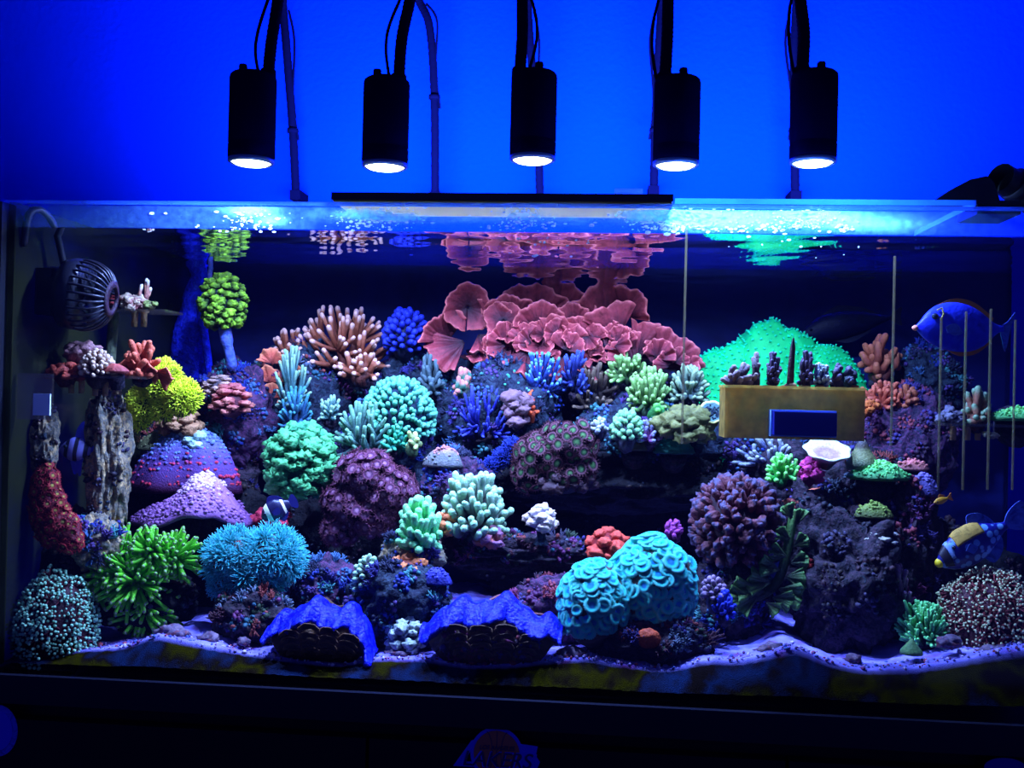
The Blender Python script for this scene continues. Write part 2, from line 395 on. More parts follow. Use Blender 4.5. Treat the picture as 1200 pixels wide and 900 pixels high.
# ================================================================== sand bed
prof = [(-40, 772), (0, 768), (60, 770), (100, 760), (150, 757), (185, 742), (230, 752), (300, 765), (350, 773), (400, 778), (440, 770), (500, 770), (545, 779),
        (600, 778), (640, 772), (690, 768), (720, 775), (780, 782), (830, 770), (860, 772), (900, 764), (930, 755), (965, 772), (1000, 782), (1060, 782), (1100, 775), (1150, 765), (1200, 757), (1400, 750)]
xs = []; zs = []
for px, py in prof:
    p = pt(px, py, .03); xs.append(p[0]); zs.append(p[2])
nx, ny = 520, 120
gx = np.linspace(XL+.0085, XR-.0085, nx); h = np.interp(gx, xs, zs)
h = np.convolve(np.pad(h, 4, mode='edge'), np.ones(9)/9, 'valid')
gy = np.concatenate([[.0015, .006, .012, .018, .024, .028], np.linspace(.032, YB-.0015, ny-6)])
V = []; T = []
hf = np.clip(h, .012, .09)
for q, y in enumerate(gy):
    for p_, x in enumerate(gx):
        n1 = mnoise.fractal(Vector((x*22, y*22, 1.3)), 1, 2, 3); n2 = mnoise.noise(Vector((x*130, y*130, 4)))
        if y < .029:
            u = (y/.03)**.75; z = .009+(hf[p_]-.009)*u+.0012*n2
        else:
            z = hf[p_]-.012*min(1, (y-.03)/.15)+.006*n1*min(1, (y-.02)/.05)+.0014*n2
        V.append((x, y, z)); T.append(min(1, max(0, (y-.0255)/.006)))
i, j = np.meshgrid(np.arange(ny-1), np.arange(nx-1), indexing='ij')
mb = MB(); mb.add(V, [np.stack([i*nx+j, i*nx+j+1, (i+1)*nx+j+1, (i+1)*nx+j], -1).reshape(-1, 4)], T)
m, nt, b = newmat('coral_sand'); N = nt.nodes; L = nt.links
tc = N.new('ShaderNodeTexCoord')
def noise_ramp(scale, cols, pos, detail=6):
    n = N.new('ShaderNodeTexNoise'); n.inputs['Scale'].default_value = scale; n.inputs['Detail'].default_value = detail; L.new(tc.outputs['Object'], n.inputs['Vector'])
    r = N.new('ShaderNodeValToRGB'); e = r.color_ramp.elements
    while len(e) < len(cols): e.new(.5)
    for k, (p, c) in enumerate(zip(pos, cols)): e[k].position = p; e[k].color = c
    L.new(n.outputs['Fac'], r.inputs[0]); return r, n
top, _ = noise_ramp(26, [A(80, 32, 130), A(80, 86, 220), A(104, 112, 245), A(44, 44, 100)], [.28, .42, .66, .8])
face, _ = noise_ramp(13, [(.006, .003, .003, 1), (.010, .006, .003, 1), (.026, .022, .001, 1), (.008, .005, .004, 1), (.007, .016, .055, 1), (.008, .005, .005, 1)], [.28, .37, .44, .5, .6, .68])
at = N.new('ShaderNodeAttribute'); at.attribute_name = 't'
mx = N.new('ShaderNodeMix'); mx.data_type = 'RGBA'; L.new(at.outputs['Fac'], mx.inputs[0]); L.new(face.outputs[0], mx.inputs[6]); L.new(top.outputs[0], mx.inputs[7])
L.new(mx.outputs[2], b.inputs['Base Color']); b.inputs['Roughness'].default_value = 1.; b.inputs['Specular IOR Level'].default_value = 0.
_, gn = noise_ramp(900, [(0, 0, 0, 1), (1, 1, 1, 1)], [0, 1], 2)
bp = N.new('ShaderNodeBump'); bp.inputs['Strength'].default_value = .8; bp.inputs['Distance'].default_value = .003; L.new(gn.outputs['Fac'], bp.inputs['Height']); L.new(bp.outputs[0], b.inputs['Normal'])
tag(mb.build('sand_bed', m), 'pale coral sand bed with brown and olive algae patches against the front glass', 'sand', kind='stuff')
r0 = np.random.RandomState(12); Ms = []; Os = []; Ts = []; v, f = ico(1)
for _ in range(900):
    x = r0.uniform(XL+.02, XR-.02); y = .027+abs(r0.normal(0, .022)); z = float(np.interp(x, gx, hf))-.012*min(1, max(0, (y-.03)/.15))
    s_ = r0.choice([.0009, .0014, .002, .003], p=[.4, .35, .2, .05]); Ms.append(np.diag(s_*r0.uniform(.7, 1.6, 3))); Os.append((x, y, z+.0006)); Ts.append(r0.uniform())
mb = MB(); mb.inst((v, [f], np.zeros(len(v))), Ms, Os, Ts)
gm = coral_mat('shell_gravel', [(0, A(90, 90, 180)), (.35, A(130, 136, 220)), (.6, A(70, 36, 104)), (.75, A(44, 70, 170)), (.9, A(104, 50, 80))], .3, interp='CONSTANT')
tag(mb.build('shell_gravel', gm), 'scattered pale and violet shell gravel along the front of the sand', 'gravel', kind='stuff')
# ================================================================== things on the rim
zb = pt(600, 247, -.01)[2]
xa, xb = pt(388, 240, -.014)[0], pt(789, 240, -.014)[0]
ZTOP = ZRIM+.0012
brd = thing('wooden_board', 'dark wooden board resting on the front rim of the aquarium below the lamps', 'board', (0, 0, ZTOP))
mb = MB(); mb.box((xa, -.015, .0018), (xb, .085, .0105)); mb.build('top_board', plain('board_dark', (.008, .007, .02, 1), .3, spec=.5), brd, smooth=False)
mb = MB(); mb.box((xa+.002, -.013, 0), (xb-.002, .084, .0017)); mb.build('underside', plain('board_tan', (.95, .60, .06, 1), .5), brd, smooth=False, label='tan wooden underside')
# added wall-wash strip, unseen, on a brace put in to carry it
mb = MB(); mb.box((XL, .315, ZRIM+OZ+.0002), (XR, .385, ZRIM+OZ+.0052)); mb.build('cross_brace', glass, tank, smooth=False)
st = thing('added_wall_strip', 'added unseen light strip on the glass cross brace behind the lamps, facing the wall', 'lamp', (-.02, .35, ZRIM+.0056))
mb = MB(); mb.box((-.68, -.012, 0), (.68, .012, .007)); mb.build('housing', blackp, st, smooth=False)
em = bpy.data.materials.new('added_wall_diffuser'); em.use_nodes = True
e = em.node_tree.nodes['Principled BSDF']; e.inputs['Emission Color'].default_value = (.3, .55, 1, 1); e.inputs['Emission Strength'].default_value = 3
mb = MB(); mb.box((-.67, .0122, .001), (.67, .0135, .006)); mb.build('diffuser', em, st, smooth=False)
al = bpy.data.lights.new('added_wall_light', 'AREA'); al.shape = 'RECTANGLE'; al.size = 1.15; al.size_y = .012; al.energy = WASH_W; al.color = (.3, .6, 1.0); al.spread = math.radians(135)
ao = bpy.data.objects.new('added_wall_light', al); COL.objects.link(ao); ao.parent = st; ao.location = (0, .012, .012); ao.rotation_euler = (math.radians(90+57), 0, 0)
# glass lid
xa2, xb2 = pt(722, 238, -.012)[0], pt(1142, 246, -.012)[0]
xm = pt(800, 240, -.012)[0]
lid = thing('cover_glass', 'clear cover glass lying on the tank rim beside the wooden board', 'cover', (0, 0, ZTOP))
mb = MB(); mb.box((xb+.002, -.012, 0), (xb2, .20, .006)); mb.build('pane', clear('lid_glass', (.93, .98, 1, 1), .06, (.05, .5, 1, 1), .05, 12), lid, smooth=False)
mb = MB(); mb.box((xb+.002, -.0135, 0), (xb2, -.0121, .006)); mb.box((xb2+.0001, -.0135, 0), (xb2+.0012, .20, .006)); mb.build('polished_edge', clear('lid_edge', (.4, .7, 1, 1), .15, (.15, .6, 1, 1), .8, 14), lid, smooth=False)
mb = MB(); mb.box((pt(720, 233, -.012)[0], -.016, .0125), (pt(753, 233, -.012)[0], .03, .0165))
tag(mb.build('glass_clip', edge, smooth=False, loc=(0, 0, ZTOP)), 'small clear acrylic block on the end of the wooden board', 'clip')
# black hose and bracket at the rear right
def smooth_path(P, k=12):
    P = np.asarray(P, float); P = np.vstack([2*P[0]-P[1], P, 2*P[-1]-P[-2]]); o = []
    for i in range(1, len(P)-2):
        a, b_, c, d = P[i-1:i+3]
        for s in np.arange(k)/k:
            o.append(.5*((2*b_)+(-a+c)*s+(2*a-5*b_+4*c-d)*s*s+(-a+3*b_-3*c+d)*s**3))
    o.append(P[-2]); return np.array(o)
hz = thing('return_hose', 'thick black return hose bending over the rear rim beside the cover glass', 'hose', pt(1190, 290, .30))
o0 = pt(1190, 290, .30)
mb = MB(); mb.tube(smooth_path([pt(1172, 208, .24)-o0, pt(1195, 222, .26)-o0, pt(1225, 252, .30)-o0, pt(1238, 300, .34)-o0, pt(1240, 360, .36)-o0]), .0215, 16, cap=True); mb.build('hose', blackp, hz)
mb = MB(); mb.tube([pt(1186, 214, .25)-o0, pt(1193, 220, .255)-o0], .0245, 16, cap=False, cap0=True); mb.build('hose_clamp', blackp, hz)
br = thing('hose_bracket', 'flat black wedge-shaped bracket on the rim in front of the hose', 'bracket', pt(1120, 240, .12))
o0 = pt(1120, 240, .12); k = mpp(1120, 240, .12)
mb = MB(); mb.plate(np.array([(-35, -2), (-12, 14), (8, 25), (26, 29), (34, 22), (40, 4), (42, -4)])*k, .05); mb.build('wedge', blackp, br, smooth=False)
mb = MB(); mb.box((18*k, -.02, -14*k), (66*k, .05, 2*k)); mb.build('foot', blackp, br, smooth=False)
# ================================================================== stickers on the cabinet
def stick(name, label, px, py): return thing(name, label, 'sticker', pt(px, py, -.0145))
def textmesh(s, size, shear=0.):
    c = bpy.data.curves.new('t', 'FONT'); c.body = s; c.size = size; c.shear = shear; c.align_x = 'CENTER'; c.extrude = .0003; c.space_character = .95
    o = bpy.data.objects.new('t', c); COL.objects.link(o); bpy.context.view_layer.update()
    me = bpy.data.meshes.new_from_object(o.evaluated_get(bpy.context.evaluated_depsgraph_get())); bpy.data.objects.remove(o, do_unlink=True); return me
sk = stick('team_sticker', 'orange ball sticker with slanted team lettering on the cabinet front', 582, 885); k = mpp(582, 885, -.0145)
skb = plain('sticker_violet', (.06, .06, .85, 1), .5); sko = plain('sticker_orange', (.62, .16, .08, 1), .5); skd = plain('sticker_ink', (.02, .01, .12, 1), .5)
cir = [(math.cos(a), math.sin(a)) for a in np.linspace(0, 2*math.pi, 48)[:-1]]
mb = MB(); mb.plate([(x*31*k, (z*31+2)*k) for x, z in cir], .0006, -.0004); mb.build('ball_outline', skb, sk, smooth=False)
mb = MB(); mb.plate([(x*27*k, (z*27+2)*k) for x, z in cir], .0006, -.0011); ball = mb.build('ball', sko, sk, smooth=False)
mb = MB()
for s in (-1, 1):
    P = [(s*(14-9*math.cos(a))*k, -.0016, (27*math.sin(a)*.98+2)*k) for a in np.linspace(-1.3, 1.3, 14)]; mb.tube(P, .0004, 5)
mb.tube([(0, -.0016, 28*k), (0, -.0016, -24*k)], .0004, 5); mb.build('seams', skd, ball)
mb = MB(); mb.plate(np.array([(-30, 16), (-22, 18), (-38, -9), (-26, -9), (-26, -15), (-51, -15)])*k, .0006, -.0005); mb.build('swoosh', skb, sk, smooth=False)
mb = MB(); mb.plate(np.array([(26, 15), (48, 13), (46, 2), (51, -5), (47, -15), (24, -15)])*k, .0006, -.0005); mb.build('swoosh', skb, sk, smooth=False)
for s_, sz, z, y, mt in (('LAKERS', 25, -13, -.0021, skd), ('LOS ANGELES', 7, 7, -.0021, skd)):
    me = textmesh(s_, sz*k, .25); me.materials.append(mt); o = link('lettering', me, sk, (0, y, z*k)); o.rotation_euler = (math.radians(90), 0, 0)
me = textmesh('LAKERS', 27.5*k, .25); me.materials.append(skb); o = link('lettering_outline', me, sk, (0, -.0017, -14*k)); o.rotation_euler = (math.radians(90), 0, 0)
sk = stick('round_sticker', 'round blue sticker with a speckled rim on the cabinet front', -2, 856); k = mpp(0, 856, -.0145)
mb = MB(); mb.plate([(x*24*k, z*30*k) for x, z in cir], .0006, -.0004); mb.build('disc', mottled('sticker_round', [(.02, .02, .3, 1), (.08, .1, .8, 1), (.03, .03, .4, 1)], 90, 3, 0.0, 50, .5), sk, smooth=False)
mb = MB(); mb.plate([(x*18*k, z*23*k) for x, z in cir], .0006, -.0011); mb.build('inner_disc', skb, sk, smooth=False)
sk = stick('dark_sticker', 'flat oval dim blue sticker on the cabinet front', 1178, 900); k = mpp(1178, 900, -.0145)
mb = MB(); mb.plate([(x*24*k, z*12*k) for x, z in cir], .0006, -.0004); mb.build('disc', plain('sticker_dim', (.03, .03, .35, 1), .5), sk, smooth=False)
# ================================================================== pendant lamps
lens = bpy.data.materials.new('lamp_lens_glow'); lens.use_nodes = True
e = lens.node_tree.nodes['Principled BSDF']; e.inputs['Base Color'].default_value = (.8, .9, 1, 1)
e.inputs['Emission Color'].default_value = (.75, .92, 1, 1); e.inputs['Emission Strength'].default_value = 9
lampblk = plain('lamp_black_metal', (.0012, .0012, .022, 1), .6, spec=.0)
YL = .085
LAMPS = [  # housing centre px, top, bottom, tilt, neck px, rear post [(px,py)...], cable side, label
 (294.5, 88, 187, 0.02, [(314, 92), (318, 50), (326, -5)], [(331, -10), (336, 60), (343, 150), (347, 231)], -1, 'leftmost'),
 (451, 94, 192, 0.0, [(467, 98), (471, 45), (481, -5)], [(489, -8), (503, 30), (509, 110), (510, 233)], -1, ''),
 (624, 86, 184, 0.0, [(609, 90), (612, 40), (612, -5)], [(618, -8), (622, 60), (630, 150), (633, 236)], 1, ''),
 (792, 93, 190, 0.03, [(779, 97), (782, 45), (783, -5)], [(776, -8), (772, 60), (768, 150), (766, 226)], -1, ''),
 (952.5, 86, 187, 0.0, [(940, 90), (942, 40), (938, -5)], [(934, -8), (931, 60), (931, 150), (932, 232)], -1, ''),
]
LAB = ['pendant reef lamp at the wave pump end of the row of five',
       'pendant reef lamp above the board, beside the end lamp near the pump',
       'pendant reef lamp in the middle of the row of five, above the board',
       'pendant reef lamp above the gap between wooden board and cover glass',
       'pendant reef lamp at the end of the row above the cover glass']
for (cx, t0, b0, tilt, neck, post, cs, _), lab in zip(LAMPS, LAB):
    P0 = pt(cx, b0, YL); k = mpp(cx, b0, YL); H = (b0-t0)*k; R = 27*k
    lp = thing('pendant_lamp', 'black cylindrical '+lab, 'lamp', P0, 'pendant lamps over the aquarium')
    mb = MB(); mb.lathe([(R*.90, 0), (R*.985, .0008), (R, .004), (R, .018), (R*.985, .019), (R*.985, .0205), (R, .0215), (R, H-.006), (R*.97, H-.002), (R*.9, H)], 40); mb.build('housing', lampblk, lp)
    mb = MB(); mb.lathe([(R*.80, -.001), (R*.88, -.006), (R*.99, -.004), (R*.995, .0), (R*.80, -.0005)], 40, close=False); mb.build('bezel', plain('lamp_bezel', (.10, .16, .3, 1), .3, .6), lp)
    mb = MB(); mb.lathe([(R*.86, -.0035), (R*.7, -.0065), (R*.4, -.0082), (.0005, -.0088)][::-1], 32, close=False); mb.build('lens', lens, lp, label='glowing white lens')
    kx = (cx-22 if cs < 0 and cx < 500 else cx+8)
    kp = np.array([(6 if cx > 500 else -10)*k, -.008, H]); mb = MB(); mb.lathe([(.0055, 0), (.0055, .010), (.0045, .012)], 14, o=kp); mb.build('knob', lampblk, lp)
    # flexible neck: up out of the housing, over the top, down behind to the wall bracket
    A_ = [pt(x, y, YL+.02*i) for i, (x, y) in enumerate(neck)]; B_ = [pt(x, y, .515) for x, y in post]
    top1 = A_[-1]+np.array([(B_[0][0]-A_[-1][0])*.15, .06, .07]); top2 = B_[0]+np.array([(A_[-1][0]-B_[0][0])*.15, -.06, .07])
    top3 = (top1+top2)/2+np.array([0, 0, .035])
    Q = smooth_path(A_+[top1, top3, top2]+B_, 26); s = np.arange(len(Q))
    mb = MB(); mb.tube(Q-P0, .0078*(1+.05*np.sin(s*2.2)), 10, cap=True); mb.build('gooseneck', lampblk, lp)
    mb = MB(); mb.lathe([(.0105, 0), (.0105, .016), (.009, .018)], 14, o=A_[0]-P0+np.array([0, 0, -.006])); mb.build('neck_collar', lampblk, lp)
    e_ = B_[-1]; mb = MB(); mb.box((e_[0]-.010, .645, e_[2]-.006), (e_[0]+.010, .6995, e_[2]+.012)); mo = mb
    for q in mo.V: q -= P0
    mo.build('wall_bracket', lampblk, lp, smooth=False)
    # power lead along the neck
    Cq = Q[:70].copy(); u_ = np.linspace(0, 1, len(Cq)); Cq[:, 0] += cs*(.010+.010*np.sin(u_*math.pi*1.3)); Cq[:, 1] -= .004
    mb = MB(); mb.tube(Cq-P0, .0022, 6); mb.build('power_lead', lampblk, lp)
    Cq = Q[-70:].copy(); u_ = np.linspace(0, 1, len(Cq)); Cq[:, 0] += (1 if cx < 700 else -1)*(.011+.006*np.sin(u_*9)); Cq[:, 1] -= .002
    mb = MB(); mb.tube(Cq[:-22]-P0, .0024, 6); mb.build('power_lead', lampblk, lp)
    tie = Q[-26]; mb = MB(); mb.lathe([(.0105, -.004), (.0112, 0), (.0105, .004)], 12, o=tie-P0); mb.build('cable_tie', lampblk, lp)
    sp = bpy.data.lights.new('lamp_light', 'SPOT'); sp.energy = LAMP_W; sp.color = LAMP_COL; sp.spot_size = math.radians(160); sp.spot_blend = .6; sp.shadow_soft_size = .016
    so = bpy.data.objects.new('lamp_light', sp); COL.objects.link(so); so.parent = lp; so.location = (0, 0, -.012)
# ================================================================== room reflections in the front glass, built as pale strips
stripm = clear('reflection_pale', (.8, .8, .8, 1), .05, (.30, .22, .10, 1), .45, 40)
for px, y0, y1, wd, lab in ((799, 268, 520, 2.6, 'tall pale reflection strip on the front glass beside the red plate coral'),
                            (1044, 300, 522, 2.0, 'thin pale reflection strip on the front glass beside the clear coral box'),
                            (1099, 372, 574, 1.7, 'pale reflection strip on the glass in front of the head of the blue tang'), (1128, 365, 574, 1.7, 'pale reflection strip on the glass in front of the belly of the blue tang'),
                            (1157, 362, 574, 1.7, 'pale reflection strip on the glass in front of the tail root of the blue tang'), (1186, 375, 574, 1.4, 'pale reflection strip on the glass just behind the tail of the blue tang')):
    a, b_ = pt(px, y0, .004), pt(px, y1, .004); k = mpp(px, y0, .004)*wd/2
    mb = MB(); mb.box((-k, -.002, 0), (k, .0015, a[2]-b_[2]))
    o = mb.build('reflection_strip', stripm, loc=b_, smooth=False)
    tag(o, lab, 'strip', 'pale reflection strips on the glass')
AK = .40
# ================================================================== reef: generators
EX = np.array([1.0, 0, 0]); EZ = np.array([0, 0, 1.0])
def rng(seed): return np.random.RandomState(seed)
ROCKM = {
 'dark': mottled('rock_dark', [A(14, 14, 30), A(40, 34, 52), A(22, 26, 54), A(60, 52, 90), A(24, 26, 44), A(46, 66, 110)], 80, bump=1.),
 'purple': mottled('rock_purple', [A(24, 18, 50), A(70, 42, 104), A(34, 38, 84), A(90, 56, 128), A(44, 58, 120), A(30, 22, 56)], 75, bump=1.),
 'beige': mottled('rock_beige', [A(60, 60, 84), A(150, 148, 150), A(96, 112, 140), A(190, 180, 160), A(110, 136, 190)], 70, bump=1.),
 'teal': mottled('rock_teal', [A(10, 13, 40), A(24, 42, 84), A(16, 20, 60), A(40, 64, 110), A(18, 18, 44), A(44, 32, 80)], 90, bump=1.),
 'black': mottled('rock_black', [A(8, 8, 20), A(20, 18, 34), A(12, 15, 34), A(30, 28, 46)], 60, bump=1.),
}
def growth_mat(name, cols):
    n = len(cols); return coral_mat(name, [(i/n, c) for i, c in enumerate(cols)], .3, 160, .6, .3, interp='CONSTANT')
GROW = {
 'mixed': growth_mat('growth_mixed', [A(50, 50, 160), A(100, 50, 140), A(40, 100, 160), A(70, 40, 70), A(90, 120, 190), A(40, 66, 60), A(130, 66, 80), A(40, 40, 90)]),
 'blue': growth_mat('growth_blue', [A(30, 56, 200), A(60, 110, 210), A(44, 44, 160), A(80, 64, 180), A(60, 140, 190), A(34, 44, 100)]),
 'dull': growth_mat('growth_dull', [A(30, 28, 56), A(56, 40, 66), A(36, 54, 90), A(44, 36, 40), A(60, 60, 120)]),
 'pink': growth_mat('growth_pink', [A(110, 46, 130), A(80, 40, 120), A(140, 70, 110), A(66, 60, 170), A(54, 38, 84)]),
}
LUMP = ico(2); LT = np.zeros(len(LUMP[0]))
def rock(label, x0, y0, x1, y1, y, m='dark', g='mixed', seed=1, ry=None, amp=.34, n=170, s=5, gs=1., sc=1.35, group=None):
    cx, cy = (x0+x1)/2, (y0+y1)/2; k = mpp(cx, cy, y); c = pt(cx, cy, y)
    rx, rz = (x1-x0)/2*k, (y1-y0)/2*k; ry = ry if ry else min(.055, .8*(rx*rz)**.5); ry = min(ry, (YB-.004-y*DS)/(1+amp*.45))
    if c[2]-rz < .016:                                    # stand on the tank floor
        zt = c[2]+rz; rz = (zt-.016)/2; c = np.array([c[0], c[1], .016+rz])
    o = thing('live_rock', label, 'rock', c-np.array([0, 0, rz]), group)
    mb = MB(); V, nn = blob(mb, (0, 0, rz), (rx, ry, rz), seed, s, amp*1.25, sc*1.25, oct=7, ridge=.45); mb.build('stone', ROCKM[m], o)
    if n:
        n = int(n*2.9); r = rng(seed); w_ = np.clip(-nn[:, 1]*.8+nn[:, 2]*.7+.25, 0, None); w_ /= w_.sum()
        # growths gather in patches
        cs_ = V[r.choice(len(V), 22, p=w_)]; idx = r.choice(len(V), n*3, p=w_)
        dd = np.min(np.linalg.norm(V[idx][:, None]-cs_[None], axis=2), 1); idx = idx[np.argsort(dd)[:n]]
        near = np.argmin(np.linalg.norm(V[idx][:, None]-cs_[None], axis=2), 1)
        sz = gs*.0010*np.exp(r.uniform(0, 1.45, n)); mb = MB()
        Ms = [frame_from(nn[i]+r.normal(0, .4, 3), r.uniform(0, 6))*np.array([a*r.uniform(.7, 1.5), a*r.uniform(.6, 1.1), a*r.uniform(.5, 1.6)]) for i, a in zip(idx, sz)]
        pal = r.uniform(0, 1, 22); T = np.where(r.uniform(0, 1, n) < .7, pal[near], r.uniform(0, 1, n))
        lv, lf_ = ico(1); mb.inst((lv, [lf_], np.zeros(12)), Ms, V[idx], T)
        mb.build('encrusting_growth', GROW[g], o, kind='stuff')
        if g != 'dull': tufts(o, V, nn, max(16, n//11), GROW[g], r, w_)
    return o
SPRIG = []
for q_ in range(4):
    r_ = rng(300+q_); mb_ = MB()
    for _ in range(7):
        d_ = unit(np.array([r_.normal(0, .6), r_.normal(0, .6), 1])); mb_.tube([(0, 0, -.2), d_*.5+r_.normal(0, .08, 3), d_*r_.uniform(.8, 1.2)], [.17, .15, .07], 4, cap=False)
    SPRIG.append(mb_.tpl())
def tufts(o, V, nn, n, mat, r, w_):
    cs_ = V[r.choice(len(V), 9, p=w_)]; idx = r.choice(len(V), n*4, p=w_)
    dd = np.min(np.linalg.norm(V[idx][:, None]-cs_[None], axis=2), 1); idx = idx[np.argsort(dd)[:n]]
    near = np.argmin(np.linalg.norm(V[idx][:, None]-cs_[None], axis=2), 1); pal = r.uniform(0, 1, 9); mb = MB()
    for q in range(4):
        s_ = [j for j in range(n) if near[j] % 4 == q]
        mb.inst(SPRIG[q], [frame_from(nn[idx[j]]+EZ*.6+r.normal(0, .3, 3), r.uniform(0, 6))*r.uniform(.006, .012) for j in s_], V[idx[s_]], pal[near[s_]]) if s_ else None
    mb.build('coral_tufts', mat, o, kind='stuff')
def place(x0, y0, x1, y1, y):
    cx = (x0+x1)/2; k = mpp(cx, y1, y)
    return pt(cx, y1, y), (x1-x0)/2*k, (y1-y0)*k, k
def branching(label, x0, y0, x1, y1, y, nb, nt_, rpx, mat, seed=1, zmin=.0, dp=None, main=1.7, jit=.12, fork=.5, base=True, name='branching_coral', nt_r=6, basem=None, tmid=.45, group=None, bulge=1.):
    p0, W, H, k = place(x0, y0, x1, y1, y); r = rng(seed)
    if nt_ > 9: nt_, rpx = (int(nt_*1.35), rpx*.88) if bulge > 1 else (int(nt_*1.7), rpx*.8)
    rt = rpx*k
    o = thing(name, label, 'coral', p0, group)
    dp = dp if dp else min(W, H, .06)
    T = fib(nt_, zmin); T[:, 2] = (T[:, 2]-zmin)/(1-zmin); T += r.normal(0, jit, T.shape)
    T = T[T[:, 1] < .55]
    T[:, 2] = np.clip(T[:, 2], .02, 1)
    T *= np.array([W-rt, dp, H-rt])
    c = T[r.choice(len(T), nb, replace=False)]
    g = np.argmin(np.linalg.norm((T[:, None]-c[None])/np.array([W, dp, H]), axis=2), 1)
    for q in range(nb):
        S = T[g == q]
        if not len(S): continue
        f = S.mean(0)*fork; f[2] = max(f[2], rt); mb = MB()
        st_ = np.array([f[0]*.35, f[1]*.35, -rt*2]); mid = (st_+f)/2+r.normal(0, rt, 3)
        mb.tube(smooth_path([st_, mid, f], 4), rt*main, nt_r+1, 0, .25)
        for e in S:
            a = f+(e-f)*.5+r.normal(0, rt*.6, 3)+np.array([0, 0, -.08*H if bulge else 0])*.5
            P = smooth_path([f-(e-f)*.1, a, e], 4)
            n = len(P); mb.tube(P, np.linspace(rt*1.35, rt*bulge, n)*r.uniform(.84, 1.16, n), nt_r, T=np.interp(np.linspace(0, 1, n), [0, .55, .85, 1], [.15, tmid, .8, 1]))
        mb.build('branch', mat, o)
    if base:
        mb = MB(); blob(mb, (0, dp*.2, -rt), (W*.5, dp*.6, max(.012, rt*2.5)), seed, 3, .3); mb.build('base', basem or ROCKM['dark'], o)
    return o
def dome_pts(n, R, zmin=-.1, front=.6, r=None, jit=0.):
    q = fib(n, zmin)
    if r is not None and jit: q = q+r.normal(0, jit, q.shape); q /= np.linalg.norm(q, axis=1, keepdims=True)
    q = q[q[:, 1] < front]; R = np.asarray(R)
    nn = q/R; nn /= np.linalg.norm(nn, axis=1, keepdims=True)
    return q*R, nn
def knobby(label, x0, y0, x1, y1, y, n, rpx, lpx, mat, seed=1, zmin=-.2, dp=None, parts=False, name='finger_coral', knob='finger', up=.3, corem=None, jit=.05, core=.82, rv=.25, cat='coral', nr=7):
    """dome closely set with short blunt fingers"""
    p0, W, H, k = place(x0, y0, x1, y1, y); r = rng(seed); o = thing(name, label, cat, p0)
    zc = H*(-zmin)/(1-zmin); Hr = H-zc; dp = dp if dp else min(.07, W)
    l = lpx*k; R = np.array([W-l*.6, dp, Hr-l*.6])
    mb = MB(); blob(mb, (0, 0, zc), R*core, seed, 4, .10, 2.5); mb.build('core', corem or mat, o)
    P, nn = dome_pts(n, R*core, zmin, .55, r, jit); allmb = MB()
    for p, d in zip(P, nn):
        d = unit(d+EZ*up+r.normal(0, .15, 3)); a = r.uniform(1-rv, 1+rv)*rpx*k; L_ = l*r.uniform(.75, 1.15)
        m_ = MB() if parts else allmb; q0 = p+np.array([0, 0, zc])
        if parts:                                        # lumpy, slightly forked knob
            v, f = ico(3); dn = fbm(v, 1.6, seed+p[0]*900+p[2]*700, 4); Fm = frame_from(d, r.uniform(0, 6))
            V = v*np.array([a*r.uniform(.8, 1.35), a*r.uniform(.7, 1.), L_*.62])*(1+.42*dn)[:, None]
            m_.add(V @ Fm.T+q0+d*L_*.2, [f], np.clip(v[:, 2]*.5+.5+dn*.25, 0, 1))
        else: m_.tube([q0-d*L_*.3, q0+d*L_*.35, q0+d*L_*.8], [a*.8, a, a*.95], nr, T=[0, .45, 1])
        if parts: m_.build(knob, mat, o)
    if not parts: allmb.build(knob+'s', mat, o, kind='stuff')
    return o
def colony(label, x0, y0, x1, y1, y, n, rpx, tplmesh, mat, corem, seed=1, zmin=-.25, dp=None, name='zoanthid_colony', lift=.0, sv=.22, up=.15, jit=.05, front=.6, core_amp=.2, maxn=300, lobes=None):
    """many alike polyps, each its own part, on a lumpy stone"""
    p0, W, H, k = place(x0, y0, x1, y1, y); r = rng(seed); o = thing(name, label, 'coral', p0)
    zc = H*(-zmin)/(1-zmin); dp = dp or min(.075, W); core = MB(); Q = []; D = []; L_ = []
    lobes = lobes or [(0, 0, 1, 1)]; tot = sum(a_*b_ for _, _, a_, b_ in lobes)
    for q, (lx, lz, sx, sz) in enumerate(lobes):
        R = np.array([W*sx, dp*min(1, (sx+sz)/2+.12), (H-zc)*sz])*.93; c = np.array([lx*W, 0, zc+lz*H]); L_.append((c, R))
        v, nn = blob(core, c, R*.96, seed+q, 4, core_amp, 1.5); V = v-c
        P, N_ = dome_pts(int(n*sx*sz/tot), R, zmin if len(lobes) == 1 else -.85, front, r, jit)
        for p, d in zip(P, N_): Q.append(V[np.argmin(((V/R-p/R)**2).sum(1))]+c); D.append((d, q))
    core.build('core', corem, o)
    keep = [i for i in range(len(Q)) if all(j == D[i][1] or (((Q[i]-c)/R)**2).sum() > .8 for j, (c, R) in enumerate(L_))]
    if len(keep) > maxn: keep = list(r.choice(keep, maxn, replace=False))
    for i in keep:
        d = unit(D[i][0]+EZ*up+np.array([0, -.12, 0])+r.normal(0, .16, 3)); s = rpx*k*r.uniform(1-sv, 1+sv)
        link('polyp', tplmesh, o, Q[i]+d*lift*s, M=frame_from(d, r.uniform(0, 6))*s)
    return o
def tmesh(mb, name, mat):
    me = mb.mesh(name); me.materials.append(mat); return me
